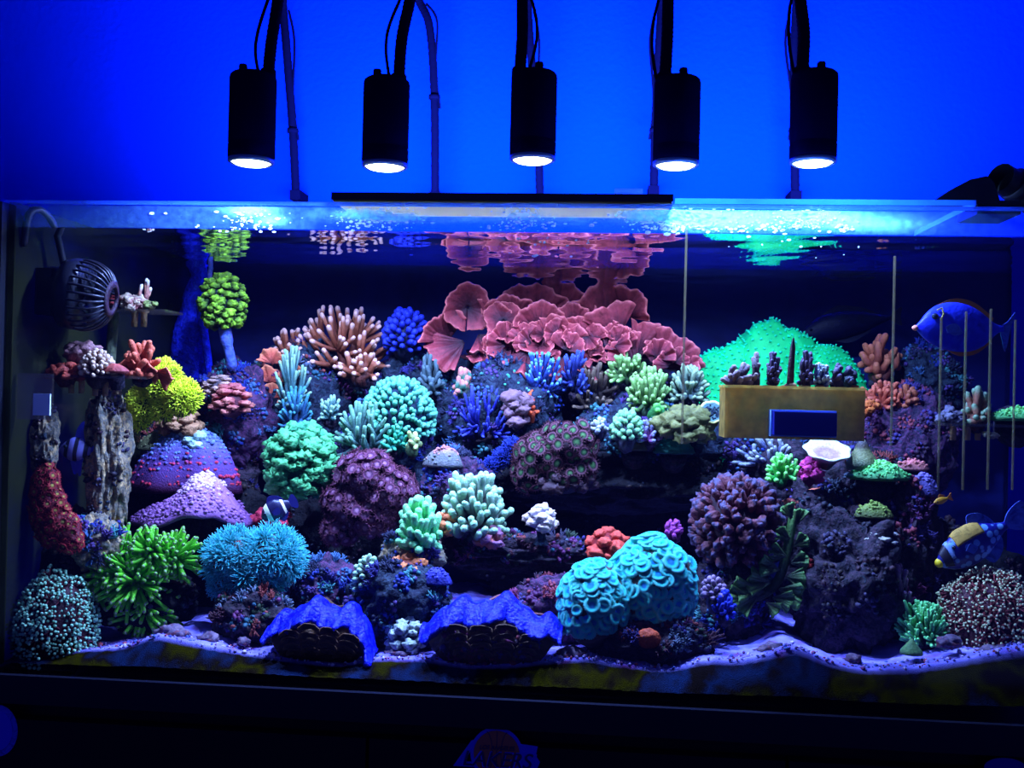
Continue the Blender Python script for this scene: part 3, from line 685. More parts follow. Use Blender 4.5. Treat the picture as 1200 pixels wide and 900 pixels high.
def fuzzy(label, x0, y0, x1, y1, y, n, lpx, mat, seed=1, zmin=-.1, dp=None, name='star_polyp_mat', lobes=None, amp=.2, wr=.16, corem=None, cat='coral', spike='polyps'):
    p0, W, H, k = place(x0, y0, x1, y1, y); r = rng(seed); o = thing(name, label, cat, p0)
    zc = H*(-zmin)/(1-zmin); dp = dp or min(.08, W); l = lpx*k
    lobes = lobes or [(0, 0, 1, 1)]; tp = MB(); tp.tube([(0, 0, -.3), (.08, 0, .5), (.16, 0, 1)], [wr, wr*.85, wr*.35], 4, 0, 1, cap=False); tp = tp.tpl(); sm = MB(); core = MB()
    for q, (lx, lz, sx, sz) in enumerate(lobes):
        R = np.array([W*sx, dp*min(1, (sx+sz)/2+.1), (H-zc)*sz])-l*.4; c = np.array([lx*W, -.01*q*0, zc+lz*H])
        V, nn = blob(core, c, R, seed+q, 4, amp, 1.8)
        pr = np.clip(-nn[:, 1]+nn[:, 2]*.6+.5, 0, None)+.02; idx = r.choice(len(V), int(n*sx*sz/sum(a*b_ for _, _, a, b_ in lobes)), p=pr/pr.sum())
        Ms = [frame_from(nn[i]+r.normal(0, .35, 3)+EZ*.15, r.uniform(0, 6))*(l*r.uniform(.6, 1.15)) for i in idx]
        sm.inst(tp, Ms, V[idx]+r.normal(0, l*.12, (len(idx), 3)))
    core.T = [np.zeros(len(t)) for t in core.T]; core.build('mat', corem or mat, o); sm.build(spike, mat, o, kind='stuff')
    return o
def lobed(label, x0, y0, x1, y1, y, n, rpx, mat, seed=1, zmin=-.6, dp=None, name='lobed_coral', amp=.5, sc=2.6, s=3, cat='coral', fl=1.):
    p0, W, H, k = place(x0, y0, x1, y1, y); r = rng(seed); o = thing(name, label, cat, p0)
    zc = H*(-zmin)/(1-zmin); R = np.array([W, dp or min(.06, W), H-zc])-rpx*k*.7
    mb = MB(); blob(mb, (0, 0, zc), R*.92, seed, 4, .12, 2, t=.0); mb.build('core', mat, o)
    P, nn = dome_pts(n, R, zmin, .45, r, .08)
    for i, (p, d) in enumerate(zip(P, nn)):
        a = rpx*k*r.uniform(.7, 1.25); mb = MB(); v, _ = blob(mb, p+np.array([0, 0, zc]), (a*r.uniform(.9, 1.3), a, a*r.uniform(.7, .95)*fl), seed+i, s, amp, sc)
        mb.T = [np.clip(.5+((v-p-np.array([0, 0, zc])) @ unit(d+EZ*.4))/a*.5, 0, 1)]; mb.build('lobe', mat, o)
    return o
def frond_grid(R, A0, A1, cup, ruf, nruf, seed, na=60, nr=11, lobe=.11, r0=.04, rib=.010):
    r = rng(seed); th = np.linspace(A0, A1, na); s = np.linspace(r0, 1, nr)
    ph = r.uniform(0, 6.28, 4)
    edge_ = 1+lobe*(np.sin(th*3+ph[0])*.5+np.sin(th*7+ph[1])*.35+np.sin(th*15+ph[2])*.22+np.sin(th*29+ph[3])*.12)
    S, TH = np.meshgrid(s, th, indexing='ij'); RR = R*S*edge_[None]
    z = cup*R*S**1.6+ruf*R*S**1.8*(np.sin(TH*nruf+ph[3])+.4*np.sin(TH*nruf*2.3+ph[0]))+rib*R*np.sin(TH*34+2*np.sin(TH*3+ph[1]))*S**.7
    st = .5*np.sin(TH*23+ph[2])+.5*np.sin(TH*41+ph[0])
    return np.stack([RR*np.cos(TH), RR*np.sin(TH), z], -1), np.clip(S-.16*(st+.6)*(1-S)**.5*S**.3*rib*60, 0, 1)
def frond(o, origin, px, py, y, rpx, ang, half, tilt, cup, ruf, nruf, mat, seed, th=.0022, turn=0.):
    """fan of coral growing from (px,py): ang = direction on the wall plane, tilt leans its face up towards the light"""
    k = mpp(px, py, y); G, S = frond_grid(rpx*k, ang-half, ang+half, cup, ruf, nruf, seed)
    # fan in XZ plane (local z -> towards the viewer), then tilt about x and turn about z
    G = np.stack([G[..., 0], -G[..., 2], G[..., 1]], -1)
    ct, s_ = math.cos(tilt), math.sin(tilt); G = np.stack([G[..., 0], G[..., 1]*ct-G[..., 2]*s_, G[..., 1]*s_+G[..., 2]*ct], -1)
    c2, s2 = math.cos(turn), math.sin(turn); G = np.stack([G[..., 0]*c2-G[..., 1]*s2, G[..., 0]*s2+G[..., 1]*c2, G[..., 2]], -1)
    mb = MB(); mb.sheet(G+(pt(px, py, y)-origin), th, S); return mb.build('frond', mat, o)
def plate_cap(label, x0, y0, x1, y1, y, mat, seed=1, dome=.5, name='plate_coral', dp=None, bumps=0, bmat=None, thick=.006, und=None, lobe=.1, brpx=2.2, hump=None):
    """shelf-like encrusting cap: wavy rim, domed top, small bumps"""
    p0, W, H, k = place(x0, y0, x1, y1, y); r = rng(seed); o = thing(name, label, 'coral', p0); dp = dp or W*.55
    th = np.linspace(0, 2*math.pi, 72); s = np.linspace(0.01, 1, 22); ph = r.uniform(0, 6.28, 5)
    S, TH = np.meshgrid(s, th, indexing='ij'); e = 1+lobe*(np.sin(2*TH+ph[0])*.6+np.sin(3*TH+ph[1])*.6+.35*np.sin(7*TH+ph[2])); e /= e.max()
    X_ = W*S*e*np.cos(TH); Y_ = dp*S*e*np.sin(TH); nz_ = .25*np.sin(X_/W*4+ph[3])+.2*np.cos(Y_/dp*5+ph[4])
    Z_ = thick+(H-thick)*((1-S**3.2)*dome+(1-dome)*(1-S)+.12*nz_*(1-S**4)); Z_ = np.maximum(Z_, thick*.5)
    if hump: Z_ = Z_*hump[2]+H*(1-hump[2])*np.exp(-((X_/W-hump[0])/hump[1])**2-(Y_/dp/.8)**2)
    mb = MB(); G = np.stack([X_, Y_, Z_], -1); mb.sheet(G, thick, np.clip(Z_/H, 0, 1)*.8, wrap=False); mb.build('plate', mat, o)
    if bumps:
        a = r.uniform(0, 6.28, bumps); q = np.sqrt(r.uniform(0, 1, bumps)); m_ = r.uniform(0, 1, bumps) < .7; a = np.where(m_, -np.abs(a % math.pi), a)
        i = np.clip((q*21).astype(int), 0, 21); j = ((a % 6.283)/6.283*71).astype(int)
        V = G[i, j]+r.normal(0, .0012, (bumps, 3)); V[:, 2] += thick*.4; sz = brpx*k*r.uniform(.7, 1.2, bumps)
        mb = MB(); lv, lf_ = ico(1); mb.inst((lv, [lf_], np.zeros(12)), [np.diag([z_, z_, z_*.8]) for z_ in sz], V, np.clip(V[:, 2]/H+r.normal(0, .12, bumps), 0, 1)); mb.build('corallites', bmat or mat, o, kind='stuff')
    mb = MB(); mb.tube([(0, dp*1.1, -.014), (0, dp*.35, thick*.3)], [W*.5, W*.62], 12, cap=False); mb.build('underside', und or ROCKM['dark'], o)
    return o
# ================================================================== reef: rocks (left to right, back to front)
R_ = rock
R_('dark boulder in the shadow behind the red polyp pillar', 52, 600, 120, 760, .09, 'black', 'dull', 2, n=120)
R_('tall pale beige rock column holding up the clear shelf beside the wave pump', 103, 440, 150, 640, .10, 'beige', 'dull', 3, ry=.030, amp=.42, n=140, sc=1.8)
R_('short beige rock post under the hanging clear plate', 38, 470, 68, 560, .045, 'beige', 'dull', 4, ry=.016, amp=.35, n=60)
R_('bluish grey stone at the foot of the red polyp pillar', 78, 604, 142, 668, .075, 'beige', 'blue', 5, ry=.03, n=120)
R_('dark boulder under the green torch coral', 100, 660, 230, 770, .12, 'black', 'dull', 6, n=120)
R_('dark brown boulder beneath the lavender shelf coral', 150, 560, 330, 740, .27, 'black', 'dull', 7, n=150)
R_('jagged rock behind the two lavender and blue shelf corals', 140, 480, 300, 620, .31, 'dark', 'mixed', 8, n=260)
R_('purple and teal crusted rock below the hanging green coral', 228, 425, 330, 560, .31, 'purple', 'blue', 9, n=320)
R_('pink and blue crusted rock under the tan antler coral', 290, 400, 420, 540, .35, 'teal', 'mixed', 10, n=340)
R_('rock between the teal lobed coral and the cyan dome coral', 385, 470, 530, 620, .30, 'teal', 'blue', 11, n=320)
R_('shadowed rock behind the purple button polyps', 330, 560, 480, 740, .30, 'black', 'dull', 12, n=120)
R_('rock under the blue bumpy coral and the red plates', 420, 405, 560, 540, .37, 'teal', 'blue', 13, n=300)
R_('blue-green rock carrying the dark blue antler corals', 520, 430, 660, 560, .30, 'teal', 'blue', 14, n=320)
R_('wide dark rock behind the red plate coral', 540, 410, 830, 530, .39, 'dark', 'blue', 15, ry=.05, n=220)
R_('crusted rock beneath the lime green antler corals', 670, 465, 850, 560, .29, 'teal', 'blue', 16, n=380)
R_('long dark overhanging ledge below the crusted rock', 560, 520, 870, 600, .30, 'black', 'dull', 17, ry=.08, n=200)
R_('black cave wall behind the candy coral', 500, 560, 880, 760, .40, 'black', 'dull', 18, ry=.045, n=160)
R_('narrow rock shelf carrying the small pink coral head', 505, 626, 700, 668, .17, 'dark', 'mixed', 19, ry=.035, amp=.5, n=320, sc=2.4)
R_('rough stone under the pale finger coral', 488, 530, 580, 650, .21, 'purple', 'blue', 20, ry=.04, n=220)
R_('grey-green stone under the mint finger coral', 447, 622, 518, 676, .13, 'beige', 'blue', 21, ry=.028, n=150)
R_('blue crusted rock between the two giant clams', 408, 660, 532, 778, .095, 'teal', 'blue', 22, ry=.05, n=420)
R_('purple spotted rock behind the giant clam with the plain brown shell', 340, 655, 430, 740, .14, 'purple', 'blue', 23, ry=.04, n=260)
R_('dark brown rock on the sand under the cyan anemone coral', 250, 690, 345, 775, .085, 'dark', 'mixed', 24, ry=.04, n=170)
R_('pink crusted rock behind the giant clam with the crusted shell', 590, 680, 720, 770, .13, 'purple', 'pink', 25, ry=.04, n=240)
R_('low crusted rock under the cyan candy coral', 688, 718, 832, 786, .065, 'dark', 'mixed', 26, ry=.04, n=320)
R_('dark rock post under the brown knobbly coral', 815, 640, 905, 770, .15, 'dark', 'blue', 27, ry=.05, n=240)
R_('crusted rock behind the brown knobbly coral', 840, 500, 1000, 640, .26, 'dark', 'blue', 28, n=340)
R_('big dark craggy rock beside the leafy green coral', 925, 590, 1062, 782, .14, 'dark', 'dull', 29, ry=.07, n=380, amp=.45)
R_('craggy purple-edged rock between the big dark rock and the spotted fish', 1000, 560, 1100, 770, .17, 'dark', 'pink', 30, ry=.06, n=300, amp=.45)
R_('rock under the white-rimmed cup coral', 935, 520, 1075, 640, .21, 'dark', 'mixed', 31, ry=.06, n=260)
R_('rounded purple crusted boulder beside the clear coral box', 1005, 455, 1120, 590, .29, 'purple', 'pink', 32, n=260, amp=.22)
R_('blue grey rock behind the tan branching coral near the blue tang', 1040, 405, 1128, 500, .36, 'teal', 'blue', 33, ry=.04, n=200)
R_('dark slope of rock under the bright green mound', 790, 430, 1040, 560, .39, 'black', 'blue', 34, ry=.05, n=160)
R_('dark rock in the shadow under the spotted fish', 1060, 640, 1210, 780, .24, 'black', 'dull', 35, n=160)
R_('mossy rock with pale tips in front of the spotted fish', 1080, 610, 1130, 720, .19, 'dark', 'dull', 36, ry=.03, n=120)
# rubble lying on the sand
for i, (x, y_, w_, lab) in enumerate(((200, 742, 30, 'pink and white rubble stone beside the green torch coral'), (244, 748, 20, 'small purple rubble stone beside the dark brown rock'),
        (286, 752, 14, 'tiny yellowish rubble stone at the foot of the dark brown rock'), (470, 768, 26, 'white rubble stone at the foot of the blue crusted rock'),
        (508, 776, 18, 'pale rubble stone between the rock and the crusted clam'), (548, 776, 16, 'small starry white shell fragment in front of the crusted clam'),
        (672, 768, 30, 'pale blue rubble stone beside the candy coral rock'), (905, 764, 30, 'flat pale rubble heap in front of the dark rock post'),
        (1000, 772, 16, 'violet rubble stone at the foot of the big dark rock'), (1112, 752, 22, 'violet rubble stone in front of the pink stalk polyps'), (1170, 768, 34, 'long pale rubble stone under the pink stalk polyps'))):
    k = mpp(x, y_, .045); mb = MB(); blob(mb, (0, 0, 0), (w_*k*.6, w_*k*.5, w_*k*.35), 60+i, 3, .5, 1.9)
    o = mb.build('rubble_stone', mottled('rubble', [A(70, 40, 100), A(120, 116, 180), A(84, 84, 150), A(110, 64, 100), A(150, 150, 210)], 60), loc=pt(x, y_, .045)); tag(o, lab, 'stone', 'rubble on the sand')
# ================================================================== polyp templates
def disc_polyp(rim, cen, fringe=14, stalk=1.3):
    """button polyp: stalk, dished disc, fringe of short tentacles"""
    mb = MB(); mb.lathe([(.55, -stalk), (.6, -.4), (.85, -.02), (.96, .12), (.82, .16), (.62, .06), (.40, .03), (.16, .10), (.02, .08)], 16, t=[0, .1, .3, .62, .66, .72, .86, 1, 1], close=False)
    for a in np.arange(fringe)*2*math.pi/fringe:
        d = np.array([math.cos(a), math.sin(a), 0]); mb.tube([d*.86+EZ*.08, d*1.12+EZ*.22, d*1.25+EZ*.30], [.09, .08, .05], 4, T=[.4, .35, .3])
    return mb
def tentacle_polyp(n, ln, r0, r1, spread=1.2, bulb=0., seed=1, curl=.3, seg=4, sides=5):
    mb = MB(); r = rng(seed); q = fib(n, math.cos(spread))
    for d in q:
        side = unit(np.cross(d, r.normal(0, 1, 3))); L_ = ln*r.uniform(.75, 1.15); s = np.linspace(0, 1, seg)
        P = [d*L_*x+side*curl*L_*x*x*.5-EZ*curl*.25*L_*x*x*(1-d[2]) for x in s]
        mb.tube(P, np.linspace(r0, r1, seg), sides, T=np.interp(s, [0, 1], [0, .85]))
        if bulb: mb.inst((LUMP[0], [LUMP[1]], LT), [np.eye(3)*bulb], [P[-1]], [1.])
    return mb
AK = .5
# ================================================================== left end
AK = .8
m_redz = coral_mat('red_polyp', [(0, A(70, 20, 40)), (.3, A(150, 40, 70)), (.62, A(150, 50, 75)), (.8, A(120, 60, 60)), (1, A(150, 160, 90))], .2)
t_redz = tmesh(disc_polyp(1, 1, 10), 'polyp', m_redz)
m_fur = coral_mat('red_core', [(0, A(110, 28, 54)), (1, A(140, 40, 66))], .4)
colony('dark red pillar closely covered with button polyps beside the beige column', 27, 522, 104, 634, .038, 260, 4.2, t_redz, m_redz, m_redz, 3, zmin=-.5, dp=.026, up=0, sv=.3, lobes=[(-.38, .22, .5, .42), (-.28, .0, .62, .45), (.05, -.2, .75, .36), (.42, -.32, .5, .24)])
branching('tiny twig coral standing on the clear shelf beside the wave pump', 160, 318, 178, 362, .17, 3, 9, 1.8, coral_mat('twig', [(0, A(90, 60, 80)), (.6, A(140, 110, 120)), (1, A(210, 190, 230))]), 4, dp=.008, base=False)
m_gold = coral_mat('star_yellow', [(0, A(50, 70, 10)), (.4, A(140, 185, 25)), (1, A(205, 250, 60))], .25)
fuzzy('bright yellow-green star polyp clump beside the clear shelf', 150, 414, 236, 492, .15, 5200, 5.5, m_gold, 5, -.5, .045, lobes=[(-.1, .22, .55, .5), (.45, -.02, .55, .42), (-.55, -.1, .42, .45), (.0, -.15, .4, .3), (-.62, -.32, .3, .3)], name='star_polyp_clump')
m_rust = coral_mat('rust_coral', [(0, A(70, 30, 34)), (.5, A(130, 60, 54)), (1, A(165, 92, 86))], .45)
branching('rust coloured crinkly coral in front of the yellow-green clump', 142, 398, 190, 440, .10, 5, 22, 4.2, m_rust, 6, dp=.02, jit=.2)
o = thing('plate_coral', 'pinkish brown crinkled coral plate hanging over the edge of the clear shelf', 'coral', pt(172, 440, .10))
for i, (x, y_, r_, a, h_, t_) in enumerate(((168, 432, 20, -.2, 1.2, .9), (182, 436, 22, -.3, .9, .8), (160, 430, 18, 2.4, 1.2, .9))): frond(o, pt(172, 440, .10), x, y_, .10, r_, a, h_, t_, .3, .15, 5, m_rust, 70+i)
lobed('brown lobed coral on the rock under the yellow-green clump', 185, 476, 237, 508, .24, 16, 9, coral_mat('brown_lobe', [(0, A(60, 45, 45)), (1, A(150, 125, 115))]), 7)
plate_cap('pale green rock plate below the brown lobed coral', 155, 505, 225, 532, .25, coral_mat('green_grey', [(0, A(50, 60, 60)), (1, A(120, 140, 120))]), 8, bumps=120)
m_bluem = coral_mat('blue_chalice', [(0, A(60, 22, 70)), (.4, A(70, 50, 150)), (1, A(70, 110, 220))], .3)
m_bluem2 = coral_mat('blue_chalice_eye', [(0, A(150, 36, 70)), (.45, A(150, 46, 100)), (.6, A(60, 70, 190)), (1, A(90, 130, 235))], .3)
plate_cap('blue domed shelf coral with dark red eyes behind the lavender one', 150, 508, 292, 580, .25, m_bluem, 9, 1., bumps=900, bmat=m_bluem2, dp=.06, brpx=2.6)
lobed('pale cyan mushroom coral on top of the blue domed coral', 212, 500, 240, 526, .235, 8, 7, coral_mat('pale_cyan', [(0, A(60, 120, 170)), (1, A(150, 220, 250))]), 10, name='mushroom_coral')
AK = .75
m_lav = coral_mat('lavender_plate', [(0, A(70, 46, 120)), (.5, A(120, 90, 190)), (1, A(190, 170, 250))], .25)
plate_cap('large lavender shelf coral with a raised hump and small bumps', 146, 553, 300, 616, .16, m_lav, 11, .75, bumps=1400, dp=.075, brpx=2.7, lobe=.16, hump=(.22, .34, .42))
AK = .5
m_torch = coral_mat('green_torch', [(0, A(30, 60, 30)), (.35, A(60, 150, 50)), (.75, A(90, 215, 70)), (.9, A(110, 200, 90)), (1, A(120, 96, 190))], .2, rough=.35)
tc_ = thing('torch_coral', 'green torch coral with long lilac-tipped tentacles on the front boulder', 'coral', pt(165, 740, .09)); o0 = pt(165, 740, .09); k = mpp(165, 690, .09)
for i, (x, y_, r_, n_, sp) in enumerate(((160, 672, 42, 130, 1.7), (203, 648, 34, 90, 1.7), (135, 662, 36, 80, 1.6), (172, 705, 38, 90, 1.9), (116, 682, 30, 60, 1.6), (150, 640, 32, 70, 1.5), (180, 640, 30, 60, 1.6))):
    mb = tentacle_polyp(n_, r_*k, (.0030), .0024, sp, .0023, 20+i, .5, 5, 6); p = o0*0+pt(x, y_+8, .085+.012*(i % 2))-o0
    ph = MB(); ph.tube([p+np.array([0, .03, -.05]), p+np.array([0, .008, -.012]), p], [.008, .011, .013], 10, T=[0, 0, .1]); po = ph.build('polyp', coral_mat('torch_flesh', [(0, A(70, 50, 50)), (1, A(70, 110, 60))]), tc_)
    mb2 = MB(); v, fs, t = mb.tpl(); Mx = frame_from((.18*(x-160)/40, -.75, .55), i); mb2.inst((v, fs, t), [Mx], [p]); mb2.T = [t]; mb2.build('tentacles', m_torch, po, kind='stuff')
AK = .7
m_dots = coral_mat('maroon_stalk', [(0, A(40, 18, 36)), (.7, A(110, 50, 80)), (.86, A(120, 70, 100)), (.95, A(80, 210, 210)), (1, A(130, 240, 230))], .2)
t_dots = tmesh(tentacle_polyp(9, 1, .07, .055, 1.25, .17, 7, .3, 4, 5), 'polyp', m_dots)
colony('maroon stalk polyps with pale cyan bead tips in the front corner', 20, 672, 108, 766, .045, 170, 9.5, t_dots, m_dots, coral_mat('maroon_core', [(0, A(40, 16, 34)), (1, A(60, 26, 46))]), 12, dp=.05, name='clove_polyps', zmin=-.4)
AK = 1.
m_cy = coral_mat('cyan_tentacle', [(0, A(50, 50, 80)), (.3, A(20, 130, 180)), (.75, A(50, 200, 245)), (1, A(140, 240, 255))], .2, rough=.4)
t_cy = tmesh(tentacle_polyp(44, 1, .055, .025, 1.45, 0, 8, .45, 4, 4), 'polyp', m_cy)
colony('fluffy cyan tentacled coral on the rock beside the green torch coral', 243, 616, 355, 692, .11, 190, 15, t_cy, m_cy, coral_mat('cyan_core', [(0, A(90, 50, 60)), (1, A(50, 110, 140))]), 13, zmin=-.7, dp=.05, name='fluffy_tentacle_coral', front=.4, lobes=[(-.4, .1, .58, .6), (.35, .12, .6, .62), (-.05, -.18, .6, .55), (-.55, -.3, .35, .4)])
AK = .6
lobed('pink sponge clinging behind the clownfish', 296, 592, 346, 618, .185, 9, 9, coral_mat('magenta_sponge', [(0, A(90, 20, 60)), (1, A(170, 50, 100))]), 14, cat='sponge', name='sponge')
# hanging green coral and the blue pillar behind it
m_ghang = coral_mat('lime_lobe', [(0, A(12, 24, 50)), (.5, A(50, 86, 40)), (.8, A(86, 140, 44)), (1, A(130, 205, 60))], .7, ns=70)
hc = lobed('ball-shaped lime green lobed coral hanging above the crusted rock', 233, 320, 289, 386, .26, 110, 5.5, m_ghang, 15, zmin=-.85, dp=.035, amp=.5, sc=3)
mb = MB(); o0 = pt(261, 386, .26)
mb.tube(smooth_path([pt(252, 300, .27)-o0, pt(246, 325, .27)-o0, pt(258, 345, .27)-o0], 5), .004, 7); mb.tube(smooth_path([pt(262, 375, .262)-o0, pt(266, 400, .262)-o0, pt(272, 428, .27)-o0], 6), [.010]*7+[.008]*6, 8)
mb.build('stem', mottled('blue_stem', [A(30, 40, 120), A(60, 90, 230), A(90, 50, 70)], 80), hc)
bp_ = thing('blue_pillar', 'tall blue crusted pillar standing between wave pump and hanging green coral', 'rock', pt(228, 445, .36)); o0 = pt(228, 445, .36)
AK = 1.
m_bp = mottled('blue_crust', [A(6, 10, 130), A(16, 34, 250), A(10, 16, 180), A(30, 60, 255)], 60, bump=1.)
AK = .6
mb = MB(); mb.tube(smooth_path([pt(222, 450, .37)-o0, pt(222, 400, .36)-o0, pt(228, 350, .35)-o0, pt(238, 312, .34)-o0], 8), np.interp(np.linspace(0, 1, 25), [0, .4, 1], [.032, .026, .010]), 16)
for i in range(len(mb.V)):
    d = fbm(mb.V[i], 30, 3, 3); mb.V[i] = mb.V[i]+np.c_[d, d*0, d]*.006
mb.build('trunk', m_bp, bp_)
mb = MB(); mb.tube(smooth_path([pt(246, 440, .345)-o0, pt(240, 395, .345)-o0, pt(232, 345, .345)-o0], 6), .007, 9); mb.build('pipe', m_bp, bp_)
AK = .42
# ================================================================== upper left reef
lobed('pink ruffled encrusting coral on the purple and teal rock', 248, 448, 294, 486, .25, 26, 7, coral_mat('pink_ruffle', [(0, A(90, 50, 80)), (.6, A(180, 100, 130)), (1, A(220, 150, 170))]), 16, fl=.6)
lobed('white and pink ruffled crust above the pink ruffled coral', 238, 438, 276, 462, .26, 18, 6, coral_mat('white_ruffle', [(0, A(90, 90, 130)), (1, A(200, 180, 210))]), 17, fl=.5)
m_tan = coral_mat('tan_antler', [(0, A(60, 28, 34)), (.5, A(120, 66, 56)), (.82, A(150, 96, 90)), (1, A(215, 190, 225))], .2)
branching('tan antler coral with white tips spreading beside the blue bumpy coral', 345, 358, 456, 432, .345, 12, 74, 3.3, m_tan, 18, dp=.05, jit=.1, zmin=-.05)
branching('smaller tan antler coral clump with pink plates below it', 316, 382, 362, 428, .34, 5, 24, 3.3, m_tan, 19, dp=.03)
branching('low tan white-tipped coral twig under the large antler coral', 392, 412, 452, 444, .31, 5, 18, 3.6, m_tan, 20, dp=.025)
m_salmon = coral_mat('salmon_plate', [(0, A(120, 50, 60)), (.6, A(200, 105, 105)), (1, A(235, 150, 140))], .25)
o = thing('plate_coral', 'salmon pink plates stacked beneath the tan antler corals', 'coral', pt(315, 470, .30))
for i, (x, y_, r_) in enumerate(((318, 418, 17), (315, 440, 18), (320, 458, 16), (345, 432, 13), (335, 466, 10))): frond(o, pt(315, 470, .30), x, y_+8, .30, r_, 1.5, 1.5, -.2, .3, .15, 5, m_salmon, 80+i)
m_tealb = coral_mat('teal_branch', [(0, A(30, 60, 90)), (.5, A(70, 130, 170)), (1, A(150, 220, 235))], .3)
branching('slender teal branching coral beside the salmon plates', 322, 405, 362, 478, .285, 6, 34, 2.2, m_tealb, 21, dp=.025)
branching('blue bushy coral above the teal lobed coral', 325, 452, 366, 498, .27, 6, 34, 2.4, coral_mat('blue_teal_branch', [(0, A(20, 40, 110)), (.5, A(40, 100, 190)), (1, A(70, 170, 235))]), 22, dp=.025)
branching('small grey-teal bush coral beside the cyan dome coral', 372, 462, 400, 492, .27, 5, 24, 2.2, m_tealb, 23, dp=.02)
m_royal = coral_mat('royal_blue', [(0, A(6, 8, 60)), (.5, A(14, 24, 190)), (1, A(34, 56, 255))], .3)
knobby('royal blue bumpy coral between tan antlers and red plates', 447, 358, 502, 416, .34, 110, 3.6, 9, m_royal, 24, zmin=-.5)
m_cdome = coral_mat('cyan_dome', [(0, A(6, 40, 84)), (.45, A(30, 120, 160)), (1, A(100, 215, 225))], .2)
knobby('round cyan dome coral with close-set pale finger tips', 416, 434, 516, 514, .265, 420, 2.9, 8, m_cdome, 25, zmin=-.35, dp=.06)
m_aqua = coral_mat('aqua_branch', [(0, A(30, 50, 84)), (.5, A(60, 110, 140)), (1, A(120, 200, 210))], .3)
branching('pale aqua branching coral in front of the cyan dome', 392, 470, 470, 536, .235, 9, 60, 3., m_aqua, 26, dp=.035, zmin=-.1)
branching('small turquoise coral twig below the cyan dome', 446, 498, 482, 528, .225, 5, 20, 2.6, coral_mat('turquoise', [(0, A(10, 70, 90)), (.5, A(20, 150, 160)), (1, A(70, 225, 215))]), 27, dp=.02)
branching('tiny pale green twig coral beside the turquoise one', 474, 504, 494, 526, .215, 3, 8, 3, coral_mat('palegreen_twig', [(0, A(50, 90, 80)), (1, A(190, 240, 190))]), 28, dp=.012)
m_teal = coral_mat('seafoam', [(0, A(8, 70, 84)), (.5, A(36, 140, 124)), (1, A(90, 215, 170))], .35, bump=.8)
lobed('seafoam green cauliflower leather coral beside the purple button polyps', 312, 494, 394, 582, .20, 130, 8.5, m_teal, 29, -.75, .05, amp=.7, sc=3.2, name='leather_coral')
m_purz = coral_mat('purple_button', [(0, A(50, 24, 60)), (.3, A(104, 58, 104)), (.62, A(136, 80, 146)), (.75, A(96, 56, 130)), (1, A(180, 140, 225))], .25)
t_purz = tmesh(disc_polyp(1, 1, 12), 'polyp', m_purz)
colony('large cluster of purple button polyps below the pale aqua coral', 376, 518, 488, 620, .185, 520, 6.0, t_purz, m_purz, coral_mat('purple_core', [(0, A(40, 18, 44)), (1, A(60, 30, 60))]), 30, zmin=-.7, dp=.055, core_amp=.3, jit=.06, sv=.3, lift=.5, lobes=[(-.05, .2, .62, .5), (.45, .02, .52, .52), (-.42, -.12, .5, .46), (.05, -.25, .55, .42), (-.6, -.42, .36, .3)])
plate_cap('pinkish mushroom coral on the rough stone', 496, 526, 545, 552, .195, coral_mat('pink_mush', [(0, A(60, 60, 110)), (.5, A(120, 140, 180)), (1, A(200, 150, 200))]), 31, .8, bumps=120, name='mushroom_coral')
branching('grey-blue soft coral under the red plates beside the dome', 488, 412, 520, 462, .325, 5, 30, 3, coral_mat('greyblue', [(0, A(30, 50, 70)), (1, A(90, 130, 180))]), 32, dp=.025)
AK = .58
